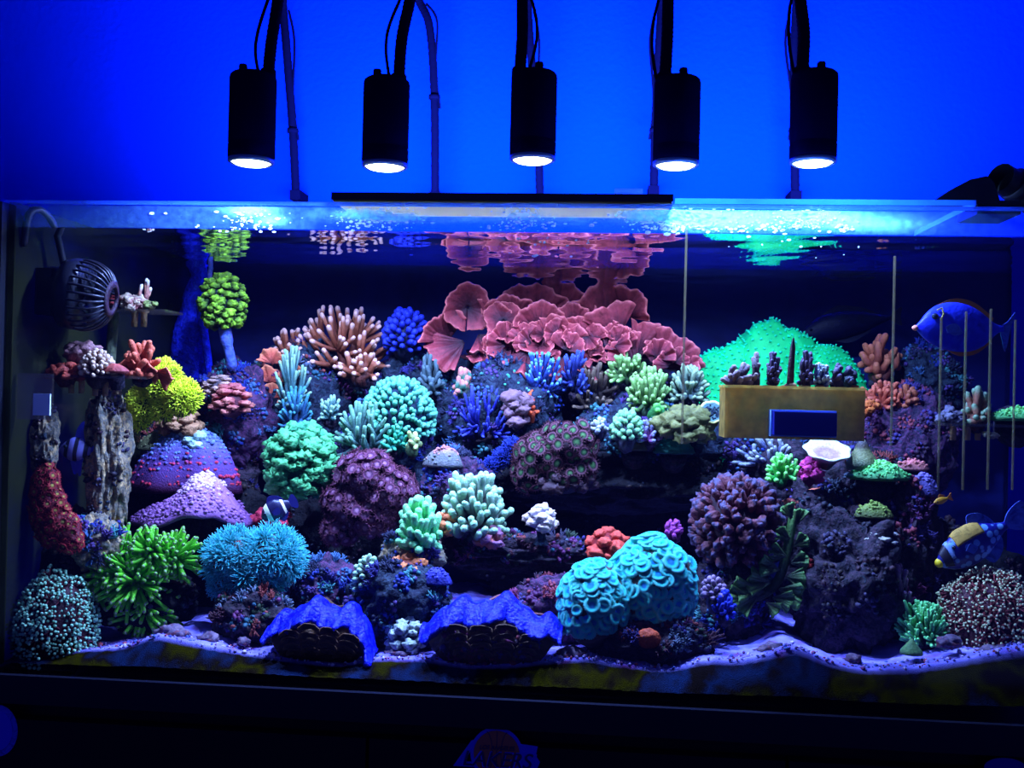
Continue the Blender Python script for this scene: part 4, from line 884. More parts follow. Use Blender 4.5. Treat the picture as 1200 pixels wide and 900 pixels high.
# ================================================================== red plate coral
m_red = coral_mat('red_plate', [(0, A(24, 8, 28)), (.4, A(78, 30, 56)), (.78, A(130, 56, 86)), (.94, A(148, 68, 98)), (1, A(190, 108, 136))], .5, ns=90, bump=.7, bs=220)
rc = thing('red_plate_coral', 'large red ruffled plate coral in overlapping whorls at the top of the reef', 'coral', pt(650, 440, .37)); o0 = pt(650, 440, .37)
FR = [ # px, py, y, r, ang, half, tilt, cup, ruf, nruf, turn
 (548, 360, .335, 28, 1.5, 3.1, .15, .45, .06, 5, .2), (524, 402, .345, 38, 2.1, 1.0, .2, .35, .10, 6, .4), (545, 400, .335, 44, 3.7, .8, -.3, .2, .12, 6, 0),
 (560, 392, .325, 30, -.9, .9, -.5, .2, .14, 6, 0), (575, 385, .34, 34, .9, 1.0, .1, .3, .10, 6, -.2), (600, 380, .345, 36, 1.6, 1.2, .15, .35, .10, 6, 0),
 (590, 376, .325, 22, 1.6, 3.0, -.3, .4, .08, 6, 0), (627, 378, .365, 46, 1.55, 1.15, .1, .25, .08, 7, 0), (655, 372, .37, 44, 1.0, 1.0, .1, .25, .08, 6, -.2),
 (632, 390, .325, 34, 1.7, 1.3, -.05, .45, .10, 6, .1), (648, 410, .32, 40, .9, 1.1, -.1, .35, .12, 7, 0), (630, 402, .315, 22, 1.6, 3.0, -.45, .5, .08, 5, 0),
 (600, 405, .315, 34, 3.6, 1.1, -.5, .25, .14, 7, 0), (618, 412, .305, 36, 4.4, 1.0, -.5, .2, .15, 8, 0), (655, 418, .305, 34, 4.9, 1.1, -.5, .2, .14, 8, 0),
 (680, 405, .32, 32, 1.5, 1.3, -.2, .4, .12, 6, 0), (672, 385, .34, 28, 1.2, 1.2, 0, .4, .1, 6, 0), (712, 392, .365, 60, 2.05, .75, .15, .25, .08, 7, .2),
 (728, 372, .35, 40, .75, .85, .2, .35, .10, 6, -.4), (724, 400, .325, 46, 1.9, .75, -.05, .3, .10, 7, .1), (700, 412, .315, 28, 3.2, 1.2, -.4, .3, .14, 7, 0),
 (742, 418, .335, 44, .75, .9, -.2, .3, .10, 7, 0), (770, 432, .33, 48, .75, .85, -.15, .3, .10, 8, -.1), (745, 425, .315, 34, 2.3, .9, -.3, .3, .12, 7, 0), (795, 440, .325, 30, 1.2, .9, -.2, .3, .12, 7, -.1)]
for i, (x, y_, d_, r_, a, h_, ti, cu, ru, nr, tu) in enumerate(FR): frond(rc, o0, x, y_, d_, r_, a, h_, ti, cu, ru, nr, m_red, 100+i, turn=tu)
r = rng(77)
for i in range(26):
    x, y_ = r.uniform(560, 705), r.uniform(388, 428); frond(rc, o0, x, y_, .30+.02*r.uniform(), r.uniform(14, 24), r.uniform(.6, 5.6), r.uniform(.9, 1.5), r.uniform(-.6, -.1), r.uniform(.2, .5), .16, 6, m_red, 160+i, turn=r.uniform(-.3, .3))
for i in range(10):
    x = r.uniform(705, 800); frond(rc, o0, x, 400+(x-705)*.30+r.uniform(-8, 14), .31, r.uniform(16, 26), r.uniform(.3, 2.4), r.uniform(.8, 1.3), r.uniform(-.4, 0), .35, .16, 7, m_red, 190+i, turn=r.uniform(-.3, .3))
mb = MB(); blob(mb, pt(650, 425, .385)-o0, (.16, .03, .03), 5, 4, .3, 2); mb.build('base', coral_mat('red_base', [(0, A(60, 26, 40)), (1, A(110, 50, 60))]), rc)
AK = .45
# ================================================================== centre
m_bacro = coral_mat('blue_antler', [(0, A(10, 16, 50)), (.5, A(20, 44, 150)), (.85, A(36, 80, 225)), (1, A(90, 170, 255))], .3)
branching('blue antler coral in front of the red plates', 606, 412, 662, 466, .285, 8, 58, 2.2, m_bacro, 33, dp=.03)
branching('deep blue antler coral beside the lime green corals', 654, 410, 692, 462, .29, 6, 40, 2.2, coral_mat('deep_blue_antler', [(0, A(8, 12, 40)), (.6, A(16, 30, 140)), (1, A(60, 90, 240))]), 34, dp=.03)
branching('teal-tipped low coral at the edge of the red plates', 578, 428, 622, 456, .295, 5, 26, 2.4, coral_mat('teal_tip', [(0, A(10, 40, 70)), (.6, A(24, 110, 160)), (1, A(70, 200, 220))]), 35, dp=.025)
branching('dark brown bushy coral behind the lime green coral', 670, 424, 722, 478, .30, 8, 46, 2.6, coral_mat('dark_brown_bush', [(0, A(24, 22, 34)), (.6, A(70, 62, 70)), (1, A(110, 104, 110))]), 36, dp=.03)
branching('electric blue staghorn coral left of the green-eyed polyps', 536, 452, 600, 512, .265, 9, 62, 2., coral_mat('electric_blue', [(0, A(6, 10, 60)), (.5, A(16, 24, 190)), (1, A(60, 80, 255))]), 37, dp=.03)
fuzzy('flat electric blue coral mat hanging beside the green-eyed polyps', 564, 500, 618, 546, .235, 1100, 5, coral_mat('electric_mat', [(0, A(6, 14, 90)), (1, A(40, 70, 255))]), 38, -.3, .03, lobes=[(.4, .2, .5, .35), (0, 0, .5, .3), (-.5, -.25, .4, .28)], name='blue_coral_mat')
branching('pink and teal small coral knob beside the electric blue staghorn', 530, 430, 556, 462, .29, 4, 14, 4, coral_mat('pinkteal', [(0, A(60, 60, 90)), (.6, A(70, 150, 160)), (1, A(220, 150, 180))]), 39, dp=.02)
lobed('mauve striped mushroom coral above the green-eyed polyps', 588, 456, 622, 502, .255, 14, 9, coral_mat('mauve', [(0, A(70, 60, 100)), (1, A(130, 110, 160))]), 40, name='mushroom_coral')
branching('small orange sponge between mushroom coral and blue antlers', 610, 456, 634, 488, .262, 3, 10, 3.4, coral_mat('orange_sponge', [(0, A(130, 50, 30)), (1, A(220, 100, 70))]), 41, dp=.015, name='sponge', base=False)
m_eye = coral_mat('green_eye', [(0, A(50, 24, 40)), (.3, A(80, 44, 76)), (.58, A(104, 62, 104)), (.66, A(120, 84, 130)), (.74, A(40, 44, 56)), (.86, A(60, 110, 84)), (1, A(84, 150, 110))], .2)
t_eye = tmesh(disc_polyp(1, 1, 16), 'polyp', m_eye)
colony('cluster of mauve button polyps with green centres in the middle of the reef', 600, 482, 702, 562, .225, 220, 6.6, t_eye, m_eye, coral_mat('eye_core', [(0, A(40, 22, 40)), (1, A(70, 40, 64))]), 42, zmin=-.6, dp=.05, up=-.1, front=.5, core_amp=.3, jit=.07, sv=.3, lift=.5, lobes=[(.3, .16, .66, .5), (-.35, -.02, .6, .48), (.35, -.25, .55, .42), (-.6, -.3, .36, .4)])
lobed('dark mauve polyps hanging under the green-eyed cluster', 608, 540, 700, 576, .24, 30, 8, coral_mat('dark_mauve', [(0, A(24, 18, 34)), (1, A(60, 44, 70))]), 43)
m_lime = coral_mat('lime_antler', [(0, A(26, 44, 50)), (.45, A(60, 104, 66)), (.8, A(90, 150, 90)), (1, A(140, 205, 150))], .25)
branching('lime green bushy antler coral beside the red plate skirt', 708, 412, 762, 448, .295, 8, 46, 2.8, m_lime, 44, dp=.03)
branching('larger lime green antler coral in front of the crusted rock', 734, 428, 786, 482, .265, 9, 62, 3., m_lime, 45, dp=.03)
branching('pale white-green antler coral beside the green mound', 782, 426, 832, 470, .275, 8, 46, 2.9, coral_mat('whitegreen', [(0, A(40, 40, 100)), (.5, A(70, 104, 120)), (1, A(150, 195, 190))]), 46, dp=.03)
branching('single bright green coral sprig on the crusted rock', 764, 472, 778, 484, .235, 3, 7, 3.4, coral_mat('sprig', [(0, A(20, 100, 60)), (1, A(110, 240, 130))]), 47, dp=.01)
lobed('yellow-green brain coral lobes on the crusted rock', 768, 474, 834, 514, .225, 26, 11, coral_mat('brain_green', [(0, A(40, 56, 60)), (.5, A(80, 96, 66)), (1, A(120, 136, 96))]), 48, zmin=-.5)
m_mixb = coral_mat('blue_bits', [(0, A(40, 40, 100)), (.5, A(80, 100, 190)), (1, A(160, 190, 250))], .3)
branching('pale blue knobbly coral at the end of the green-eyed cluster', 690, 488, 716, 506, .225, 4, 16, 3.4, m_mixb, 49, dp=.02)
knobby('teal and pink tufted coral in the middle of the crusted rock', 714, 478, 754, 516, .225, 60, 3.6, 8, coral_mat('tealtuft', [(0, A(50, 60, 100)), (.5, A(90, 130, 170)), (1, A(130, 220, 200))]), 50)
branching('violet coral tuft beside the brain coral lobes', 748, 490, 776, 516, .225, 5, 22, 3, coral_mat('violet_tuft', [(0, A(60, 40, 100)), (.6, A(120, 80, 190)), (1, A(130, 150, 250))]), 51, dp=.02)
plate_cap('olive grey encrusting coral under the teal tufted coral', 718, 508, 768, 532, .235, coral_mat('olive_grey', [(0, A(50, 60, 60)), (1, A(130, 140, 100))]), 52, .8, bumps=80)
plate_cap('turquoise encrusting plate at the lip of the dark ledge', 764, 512, 816, 536, .235, coral_mat('turq_plate', [(0, A(10, 70, 90)), (1, A(60, 190, 190))]), 53, .7, bumps=80)
# round chalice disc
cd_ = thing('chalice_coral', 'round pale disc coral with dark speckled centre beside the clear coral box', 'coral', pt(834, 484, .215)); k = mpp(834, 484, .215)
mb = MB(); Mx = frame_from((-.1, -.8, .55)); mb.lathe([(4*k, -8*k), (14*k, 0), (16.5*k, 2*k), (15*k, 3.5*k), (12*k, 2*k), (.5*k, 0)], 28, Mx, t=[0, .2, 1, .9, .3, .1], rib=9, ribamp=.04, close=False); mb.build('cup', coral_mat('chalice', [(0, A(40, 60, 90)), (.3, A(70, 120, 150)), (1, A(220, 235, 170))], .5, ns=400), cd_)
r = rng(6); mb = MB(); q = r.uniform(-10, 10, (70, 2)); q = q[(q**2).sum(1) < 100]; mb.inst((LUMP[0], [LUMP[1]], LT), [np.eye(3)*1.1*k]*len(q), [Mx @ np.array([a*k, b_*k, 2*k]) for a, b_ in q]); mb.build('eyes', coral_mat('chalice_eye', [(0, A(20, 40, 80)), (1, A(30, 50, 90))]), cd_, kind='stuff')
AK = 1.
# bright green mound
m_gsp = coral_mat('green_star', [(0, A(0, 160, 104)), (.4, A(0, 215, 145)), (1, A(10, 245, 175))], .45, ns=26, bump=.4)
fuzzy('broad bright green star polyp mound behind the clear coral box', 798, 366, 1014, 470, .36, 26000, 2.3, m_gsp, 54, 0, .05, lobes=[(-.05, -.02, .55, .92), (-.62, -.05, .38, .62), (.5, -.05, .5, .70), (.15, 0, .5, .8), (-.3, -.06, .45, .78)], amp=.12, name='star_polyp_mound', wr=.32)
AK = .6
# lower centre
m_pale = coral_mat('pale_finger', [(0, A(34, 44, 76)), (.45, A(76, 92, 116)), (.8, A(100, 140, 160)), (1, A(140, 205, 215))], .2)
branching('pale grey-green finger coral head on a stalk above the rock shelf', 514, 552, 596, 622, .165, 12, 96, 4.0, m_pale, 55, dp=.045, zmin=-.1, jit=.06, bulge=1.15)
m_mint = coral_mat('mint_finger', [(0, A(20, 90, 100)), (.45, A(50, 165, 145)), (1, A(120, 235, 200))], .2)
branching('mint green finger coral beside the orange sponge lump', 466, 582, 516, 642, .12, 9, 52, 4.2, m_mint, 56, dp=.03, zmin=-.5, jit=.07, bulge=1.2)
m_or = coral_mat('orange_lump', [(0, A(100, 50, 40)), (1, A(205, 125, 95))], .4)
lobed('orange sponge lump behind the mint finger coral', 508, 598, 534, 628, .145, 9, 7, m_or, 57, cat='sponge', name='sponge')
lobed('purple-topped orange sponge lump on the rock shelf', 558, 616, 590, 642, .145, 9, 8, coral_mat('orange_purple', [(0, A(170, 90, 70)), (.6, A(150, 90, 110)), (1, A(120, 90, 170))]), 58, cat='sponge', name='sponge')
lobed('flat orange sponge patch on the front of the grey-green stone', 455, 650, 500, 674, .10, 10, 7, m_or, 59, cat='sponge', name='sponge')
o = lobed('small lilac frilled coral head on a stub', 617, 593, 652, 622, .145, 14, 8, coral_mat('lilac_frill', [(0, A(90, 90, 190)), (.6, A(140, 150, 220)), (1, A(215, 190, 225))]), 60)
k = mpp(630, 630, .145); mb = MB(); mb.tube([(0, 0, -16*k), (0, 0, -6*k), (0, 0, 4*k)], [9*k, 5*k, 7*k], 12); mb.build('stub', ROCKM['teal'], o)
o = lobed('red sponge clump behind the candy coral', 685, 617, 735, 656, .15, 14, 9, coral_mat('red_sponge', [(0, A(110, 24, 30)), (1, A(205, 80, 80))]), 61, cat='sponge', name='sponge')
knobby('pale blue finger coral tuft on the crusted rock beside the brown clam', 414, 648, 446, 692, .085, 46, 3.2, 7, m_pale, 62, zmin=-.3, dp=.02)
plate_cap('bright blue crust on top of the rock between the clams', 495, 668, 530, 690, .075, coral_mat('blue_crust2', [(0, A(16, 20, 120)), (1, A(60, 70, 255))]), 63, .7, bumps=70)
lobed('pale blue-white crust low on the rock between the clams', 452, 722, 500, 766, .058, 22, 7, coral_mat('bluewhite_crust', [(0, A(60, 80, 150)), (1, A(150, 190, 240))]), 64)
AK = 1.
# candy coral: two domes of ribbed ring polyps
m_candy = coral_mat('candy', [(0, A(10, 70, 140)), (.12, A(10, 110, 230)), (.3, A(20, 160, 210)), (.6, A(30, 225, 220)), (1, A(70, 250, 225))], .3, ns=140, rough=.4, bump=.8)
def candy_polyp():
    mb = MB(); an = 40
    mb.lathe([(.55, -1.1), (.7, -.5), (.95, -.12), (1.06, .08), (.96, .22), (.76, .27), (.56, .20), (.34, .10), (.02, .16)], an, t=[.35, .5, .8, 1, 1, .8, .5, .1, .14], rib=20, ribamp=.06, close=False); return mb
t_candy = tmesh(candy_polyp(), 'polyp', m_candy)
cc = coral_mat('candy_core', [(0, A(60, 60, 70)), (1, A(110, 120, 120))])
colony('low cyan candy coral dome with ring-shaped polyps', 650, 650, 742, 738, .065, 210, 7.8, t_candy, cc, cc, 65, zmin=-.55, dp=.055, name='candy_coral', sv=.2, up=.25, front=.5, core_amp=.1)
colony('tall cyan candy coral dome with ring-shaped polyps beside the low one', 708, 624, 818, 722, .085, 240, 8.4, t_candy, cc, cc, 66, zmin=-.6, dp=.06, name='candy_coral', sv=.2, up=.25, front=.5, core_amp=.1)
AK = .45
# brown knobbly head
m_bk = coral_mat('brown_knob', [(0, A(40, 18, 40)), (.45, A(86, 44, 66)), (.85, A(98, 58, 92)), (1, A(80, 80, 150))], .4, ns=60)
knobby('big brown knobbly coral head with blue-tinted tips', 800, 546, 925, 668, .15, 220, 6.2, 17, m_bk, 67, zmin=-.75, dp=.07, parts=True, name='knobbly_coral', knob='knob', rv=.35, up=.25, jit=.08, nr=9)
# leafy green coral
m_leaf = coral_mat('leaf_green', [(0, A(36, 46, 50)), (.5, A(56, 84, 62)), (1, A(80, 140, 90))], .4)
lf = thing('leafy_coral', 'leafy green coral climbing beside the big brown knobbly coral', 'coral', pt(905, 700, .12)); o0 = pt(905, 700, .12)
LV = [(932, 618, 1.5, 22), (926, 632, 2.6, 18), (930, 640, .6, 18), (922, 652, 2.9, 22), (926, 660, .3, 20), (914, 668, 3.0, 26), (920, 676, -.1, 24), (905, 682, 3.1, 30), (912, 690, -.3, 28), (896, 692, 3.3, 34), (905, 700, -.2, 24), (888, 698, 3.6, 30), (898, 706, -.6, 18), (880, 700, 3.2, 26), (928, 608, 2.0, 18)]
for i, (x, y_, a, r_) in enumerate(LV): frond(lf, o0, x, y_, .115-.001*i, r_, a, .62, -.1, .15, .12, 8, m_leaf, 140+i)
mb = MB(); mb.tube(smooth_path([pt(876, 706, .118)-o0, pt(912, 680, .118)-o0, pt(930, 606, .118)-o0], 5), .006, 8); mb.build('stem', m_leaf, lf)
AK = 1.
# giant clams
def clam(label, x0, x1, ytop, ybot, y, seed, shellm, growth=None):
    cx = (x0+x1)/2; k = mpp(cx, ybot, y); p0 = pt(cx, ybot, y); W = (x1-x0)/2*k; H = (ybot-ytop)*k
    o = thing('giant_clam', label, 'clam', p0); r = rng(seed)
    def lip(u): return H*.86*(1-.42*np.abs(u)**2.2)+H*.05*np.cos(u*math.pi*2.6+seed)
    u = np.linspace(-1, 1, 90); v = np.linspace(0, 1, 26)
    for s, nm in ((-1, 'shell_valve'), (1, 'shell_valve')):
        U, Vv = np.meshgrid(u, v, indexing='ij'); fold = np.cos(U*math.pi*2.6+seed); ridge = (np.abs((Vv*9) % 1-.5)*2)**2
        X_ = W*.94*U*(.45+.55*Vv**.6); Z_ = lip(U)*Vv; Yy = s*(.012+.030*np.sin(np.clip(Vv, 0, 1)*2.5)**1*(1-.5*U*U))+s*fold*.006*Vv+s*ridge*.0028*(1-.6*Vv)
        Z_ = Z_*(1.04 if s > 0 else .84)
        mb = MB(); mb.sheet(np.stack([X_, Yy, Z_], -1)[:, ::-s], .003, Vv); mb.build(nm, shellm, o)
    # scutes: overlapping scale rows on the front shell
    mb = MB()
    for f_ in (-.55, -.12, .3, .72):
        for vv in (.34, .48, .62, .76):
            c = np.array([W*.94*f_*(.45+.55*vv**.6), -(.012+.030*math.sin(vv*2.5)*(1-.5*f_*f_))-.004, lip(np.array(f_))*vv]); G, S = frond_grid(.011+.004*vv, -.3, 3.44, .5, .06, 4, seed+int(vv*50), 18, 5)
            G = np.stack([G[..., 0], -G[..., 2]-.002, G[..., 1]*.55], -1); mb.sheet(G+c, .0012, S)
    mb.build('scutes', shellm, o, kind='stuff')
    # mantle: thick ruffled band folded out over both lips, a slit along its middle
    m_man = mottled('clam_mantle', [A(2, 2, 80), A(4, 5, 200), A(3, 3, 130), A(20, 40, 235), A(4, 4, 160)], 170, 4, .5, 260, .35)
    uu = np.linspace(-1.05, 1.05, 150); q = np.linspace(-1, 1, 25); U, Q = np.meshgrid(uu, q, indexing='ij')
    ruf = np.sin(U*math.pi*2.9+seed)+.6*np.sin(U*math.pi*6.1+seed*2)+.35*np.sin(U*math.pi*13+seed)*np.abs(Q); wd = H*.20; fr = np.clip(-Q, 0, 1)
    base_ = lip(np.clip(U, -1, 1))-H*(.10+.35*(U > 0)*(seed == 2))*np.maximum(0, np.abs(U)-.86)*3
    Z_ = base_+wd*(.62*(1-np.abs(Q)**1.5))-wd*.75*fr**1.6*(1+.3*ruf)*(1-.6*np.abs(U)**4)+H*.045*ruf-.16*wd*np.exp(-(Q/.16)**2)
    Yy = Q*.020-.012+.006*ruf*np.abs(Q)-.010*fr
    mb = MB(); mb.sheet(np.stack([W*U, Yy, Z_], -1), .006, Q); mb.build('mantle', m_man, o, label='bright blue wavy mantle')
    if growth:
        mb = MB(); n = 90; f_ = r.uniform(-.9, .9, n); vv = r.uniform(.1, .75, n)
        C = np.c_[W*.94*f_*(.45+.55*vv**.6), -(.016+.030*np.sin(vv*2.5)*(1-.5*f_*f_)), lip(f_)*vv]; mb.inst((LUMP[0], [LUMP[1]], LT), [np.diag(r.uniform(.002, .006, 3)) for _ in range(n)], C, r.uniform(0, 1, n)); mb.build('shell_growth', GROW[growth], o, kind='stuff')
    return o
clam('giant clam with blue mantle and plain brown scaly shell', 320, 441, 703, 776, .052, 2, coral_mat('clam_shell', [(0, A(60, 48, 44)), (.6, A(60, 50, 44)), (1, A(72, 56, 46))], .6, ns=60))
clam('giant clam with blue mantle and crusted purple-grey shell', 498, 654, 698, 780, .050, 5, coral_mat('clam_shell2', [(0, A(90, 60, 80)), (.6, A(60, 50, 60)), (1, A(70, 60, 60))], .6, ns=50), 'pink')
AK = .55
# ================================================================== right
cu = thing('cup_coral', 'white-rimmed violet cup coral on the rock under the clear box', 'coral', pt(968, 540, .145)); k = mpp(968, 540, .145)
mb = MB(); mb.lathe([(5*k, -10*k), (12*k, 2*k), (25*k, 13*k), (27*k, 15*k), (24.5*k, 15.5*k), (12*k, 9*k), (.3*k, 10*k)], 40, frame_from((0, -.42, .9)), t=[0, .1, .7, 1, .95, .5, .6], rib=7, ribamp=.06, close=False); mb.build('cup', coral_mat('white_cup', [(0, A(60, 50, 100)), (.5, A(150, 130, 220)), (.7, A(190, 180, 250)), (1, A(250, 248, 255))], .5, ns=260, bump=.8), cu)
m_gp = coral_mat('green_plate', [(0, A(40, 80, 70)), (.5, A(70, 170, 120)), (1, A(120, 235, 160))], .3)
plate_cap('mint green plate coral on the rock beside the purple boulder', 992, 542, 1066, 566, .145, m_gp, 68, .5, bumps=420, dp=.035, lobe=.15)
plate_cap('pinkish plate coral behind the mint green plate', 1050, 540, 1088, 556, .165, coral_mat('pink_plate', [(0, A(90, 60, 90)), (1, A(200, 130, 160))]), 69, .5, bumps=80)
plate_cap('blue-violet plate coral jutting out below the mint green plate', 1060, 556, 1102, 586, .15, coral_mat('violet_plate', [(0, A(40, 40, 130)), (1, A(110, 110, 240))]), 70, .6, bumps=200)
bt = thing('snail_shell', 'pale turban snail shell perched behind the mint green plate', 'snail', pt(1010, 550, .15)); k = mpp(1010, 550, .15)
mb = MB(); mb.lathe([(17*k, 0), (18*k, 8*k), (14*k, 16*k), (9*k, 23*k), (8*k, 27*k), (4*k, 33*k), (.5*k, 38*k)], 20, t=[0, .2, .4, .5, .7, .9, 1]); mb.build('shell', coral_mat('snail', [(0, A(90, 120, 130)), (.4, A(110, 130, 110)), (.7, A(60, 60, 60)), (1, A(80, 90, 130))]), bt)
mb = MB(); mb.tube([(17*k*math.cos(a)*(1-.022*i), 17*k*math.sin(a)*(1-.022*i), (4+i*.75)*k) for i, a in enumerate(np.linspace(0, 12, 40))], 1.6*k, 6); mb.build('spiral_rib', coral_mat('snail_rib', [(0, A(150, 170, 170)), (1, A(110, 120, 130))]), bt)
branching('bright green spiky coral beside the magenta crust', 896, 530, 938, 562, .15, 6, 26, 3.0, coral_mat('brightgreen', [(0, A(20, 90, 60)), (.5, A(50, 190, 100)), (1, A(120, 255, 150))]), 71, dp=.02)
lobed('magenta crust below the white-rimmed cup coral', 934, 536, 962, 568, .145, 12, 7, coral_mat('magenta_crust', [(0, A(100, 20, 110)), (1, A(220, 70, 200))]), 72)
branching('blue and white tufts hanging under the clear box', 862, 512, 945, 545, .235, 9, 50, 3., m_mixb, 73, dp=.03)
lobed('salmon frilly coral under the cup coral', 948, 568, 976, 592, .175, 9, 7, m_salmon, 74, fl=.6)
lobed('small pink coral knob beside the brown knobbly head', 920, 582, 936, 600, .15, 6, 5, coral_mat('pinkknob', [(0, A(120, 50, 90)), (1, A(220, 120, 140))]), 75)
plate_cap('green star-rayed mushroom coral on the craggy rock', 1003, 592, 1046, 612, .122, coral_mat('starmush', [(0, A(50, 60, 50)), (1, A(110, 150, 80))]), 76, .8, bumps=130, name='mushroom_coral')
lobed('blue-white ruffled crust below the star mushroom coral', 1018, 618, 1054, 642, .105, 11, 7, coral_mat('bluewhite2', [(0, A(60, 80, 140)), (1, A(170, 190, 230))]), 77, fl=.6)
branching('lavender bare coral skeleton on the craggy rock', 1030, 660, 1075, 725, .105, 5, 14, 3.4, coral_mat('lav_skel', [(0, A(60, 46, 80)), (.5, A(110, 90, 150)), (1, A(150, 130, 210))]), 78, dp=.02, base=False)
lobed('red sponge dot beside the leafy green coral', 938, 648, 952, 664, .12, 5, 5, coral_mat('reddot', [(0, A(90, 20, 30)), (1, A(150, 40, 50))]), 79, cat='sponge', name='sponge')
branching('violet tuft beside the brown knobbly coral', 778, 608, 800, 626, .16, 4, 16, 3, coral_mat('viol2', [(0, A(60, 20, 100)), (1, A(150, 70, 210))]), 80, dp=.015)
knobby('pale violet knobs on the rock post', 822, 672, 850, 705, .095, 30, 3.4, 6, coral_mat('palev', [(0, A(60, 60, 100)), (1, A(140, 130, 220))]), 81, dp=.02)
branching('vivid blue tuft at the foot of the rock post', 834, 690, 862, 722, .085, 5, 22, 3., m_royal, 82, dp=.02)
mb = MB(); k = mpp(765, 748, .03); v_, _ = blob(mb, (0, 0, 0), (14*k, 8*k, 12*k), 5, 4, .12, 1.2); o = mb.build('sponge', coral_mat('orange_ball', [(0, A(170, 80, 60)), (1, A(190, 100, 70))]), loc=pt(760, 748, .03)); tag(o, 'round orange sponge ball on the low crusted rock', 'sponge')
m_pk = coral_mat('pink_stalk', [(0, A(50, 26, 50)), (.7, A(150, 80, 110)), (.86, A(160, 90, 130)), (.95, A(180, 220, 230)), (1, A(210, 240, 240))], .2)
t_pk = tmesh(tentacle_polyp(9, 1, .075, .06, 1.2, .115, 9, .3, 4, 5), 'polyp', m_pk)
colony('bushy pink stalk polyps with white bead tips below the spotted fish', 1098, 668, 1214, 765, .095, 190, 10.5, t_pk, m_pk, coral_mat('pink_core', [(0, A(60, 28, 50)), (1, A(90, 44, 66))]), 83, dp=.06, name='clove_polyps', zmin=-.3)
branching('small green bush coral on the sand beside the pink stalk polyps', 1054, 704, 1112, 752, .085, 14, 150, 2.2, coral_mat('green_bush', [(0, A(30, 50, 50)), (.5, A(60, 140, 110)), (1, A(110, 235, 190))]), 84, dp=.03, zmin=.05)
sn = thing('snail_shell', 'small cone-shaped green snail shell on the sand under the green bush', 'snail', pt(1068, 766, .045)); k = mpp(1068, 766, .045)
mb = MB(); mb.lathe([(13*k, 0), (12*k, 4*k), (7*k, 10*k), (3*k, 15*k), (.5*k, 18*k)], 18); mb.build('shell', coral_mat('greensnail', [(0, A(90, 150, 120)), (1, A(130, 190, 160))]), sn)
mb = MB(); mb.tube([(12*k*math.cos(a)*(1-i/32), 12*k*math.sin(a)*(1-i/32), (1+i*.5)*k) for i, a in enumerate(np.linspace(0, 14, 30))], 1.1*k, 5); mb.build('spiral_rib', coral_mat('greensnail', []), sn)
m_otan = coral_mat('orange_tan', [(0, A(60, 26, 30)), (.6, A(120, 60, 50)), (1, A(160, 100, 90))], .3)
branching('tall tan branching coral beside the green mound', 1004, 390, 1056, 442, .33, 5, 16, 5., m_otan, 85, dp=.02)
lobed('bright orange sponge at the corner of the clear box', 1008, 468, 1030, 486, .245, 7, 6, coral_mat('bright_orange', [(0, A(150, 60, 30)), (1, A(240, 120, 70))]), 86, cat='sponge', name='sponge')
branching('rusty bush coral above the purple boulder', 1012, 445, 1060, 478, .28, 7, 36, 3.4, m_rust, 87, dp=.03)
branching('red-orange twig coral above the purple boulder', 1050, 450, 1078, 476, .27, 4, 14, 3.4, m_otan, 88, dp=.02)
AK = .36
# ================================================================== wave pump
pm = thing('wave_pump', 'black round wave pump with ribbed cage on the side glass', 'pump', pt(75, 385, .06)); o0 = pt(75, 385, .06); k = mpp(80, 345, .06)
ax = unit((.96, .12, -.12)); Mx = frame_from(ax); c0 = pt(86, 344, .06)-o0
mb = MB(); mb.lathe([(.5*k, -32*k), (26*k, -32*k), (28*k, -30*k), (28*k, -14*k), (40*k, -8*k), (42*k, 0), (42*k, 8*k), (38*k, 14*k), (.5*k, 14*k)], 36, Mx, c0, close=False); mb.build('motor_housing', blackp, pm)
ribm = plain('cage_grey', (.014, .012, .02, 1), .4)
for a in np.arange(28)*2*math.pi/28:
    d = Mx @ np.array([math.cos(a), math.sin(a), 0]); P = [c0+d*rr*k+ax*zz*k for rr, zz in ((40, 6), (41, 16), (38, 28), (31, 38), (20, 44))]
    mb = MB(); mb.tube(smooth_path(P, 4), 1.5*k, 6); mb.build('cage_rib', ribm, pm)
mb = MB(); mb.lathe([(14*k, 43*k), (21*k, 42*k), (22*k, 45*k), (14*k, 47*k), (14*k, 43*k)], 28, Mx, c0, close=False); mb.build('cage_ring', coral_mat('pink_ring', [(0, A(50, 30, 70)), (1, A(70, 40, 80))]), pm)
mb = MB(); mb.lathe([(.5*k, 14*k), (8*k, 14*k), (8*k, 36*k), (.5*k, 38*k)], 16, Mx, c0, close=False)
for a in np.arange(5)*2*math.pi/5:
    d = Mx @ np.array([math.cos(a), math.sin(a), 0]); e_ = np.cross(ax, d); G = np.array([[c0+d*s_*k+(e_*q*6+ax*(24+q*5))*k for q in (-1, 0, 1)] for s_ in (6, 16, 26, 32)]); mb.sheet(G, .0015)
mb.build('propeller', blackp, pm)
mb = MB(); p_ = pt(28, 335, .06)-o0; mb.box((XL+.0085-o0[0], p_[1]-.03, c0[2]-.03), (XL+.03-o0[0], p_[1]+.03, c0[2]+.03)); mb.build('magnet_mount', blackp, pm, smooth=False)
mb = MB(); mb.tube(smooth_path([pt(75, 312, .06)-o0, pt(68, 280, .05)-o0, pt(60, 258, .035)-o0, pt(46, 246, .02)-o0, pt(34, 252, .012)-o0, pt(28, 285, .012)-o0], 8), .0045, 8); mb.build('cord', blackp, pm)
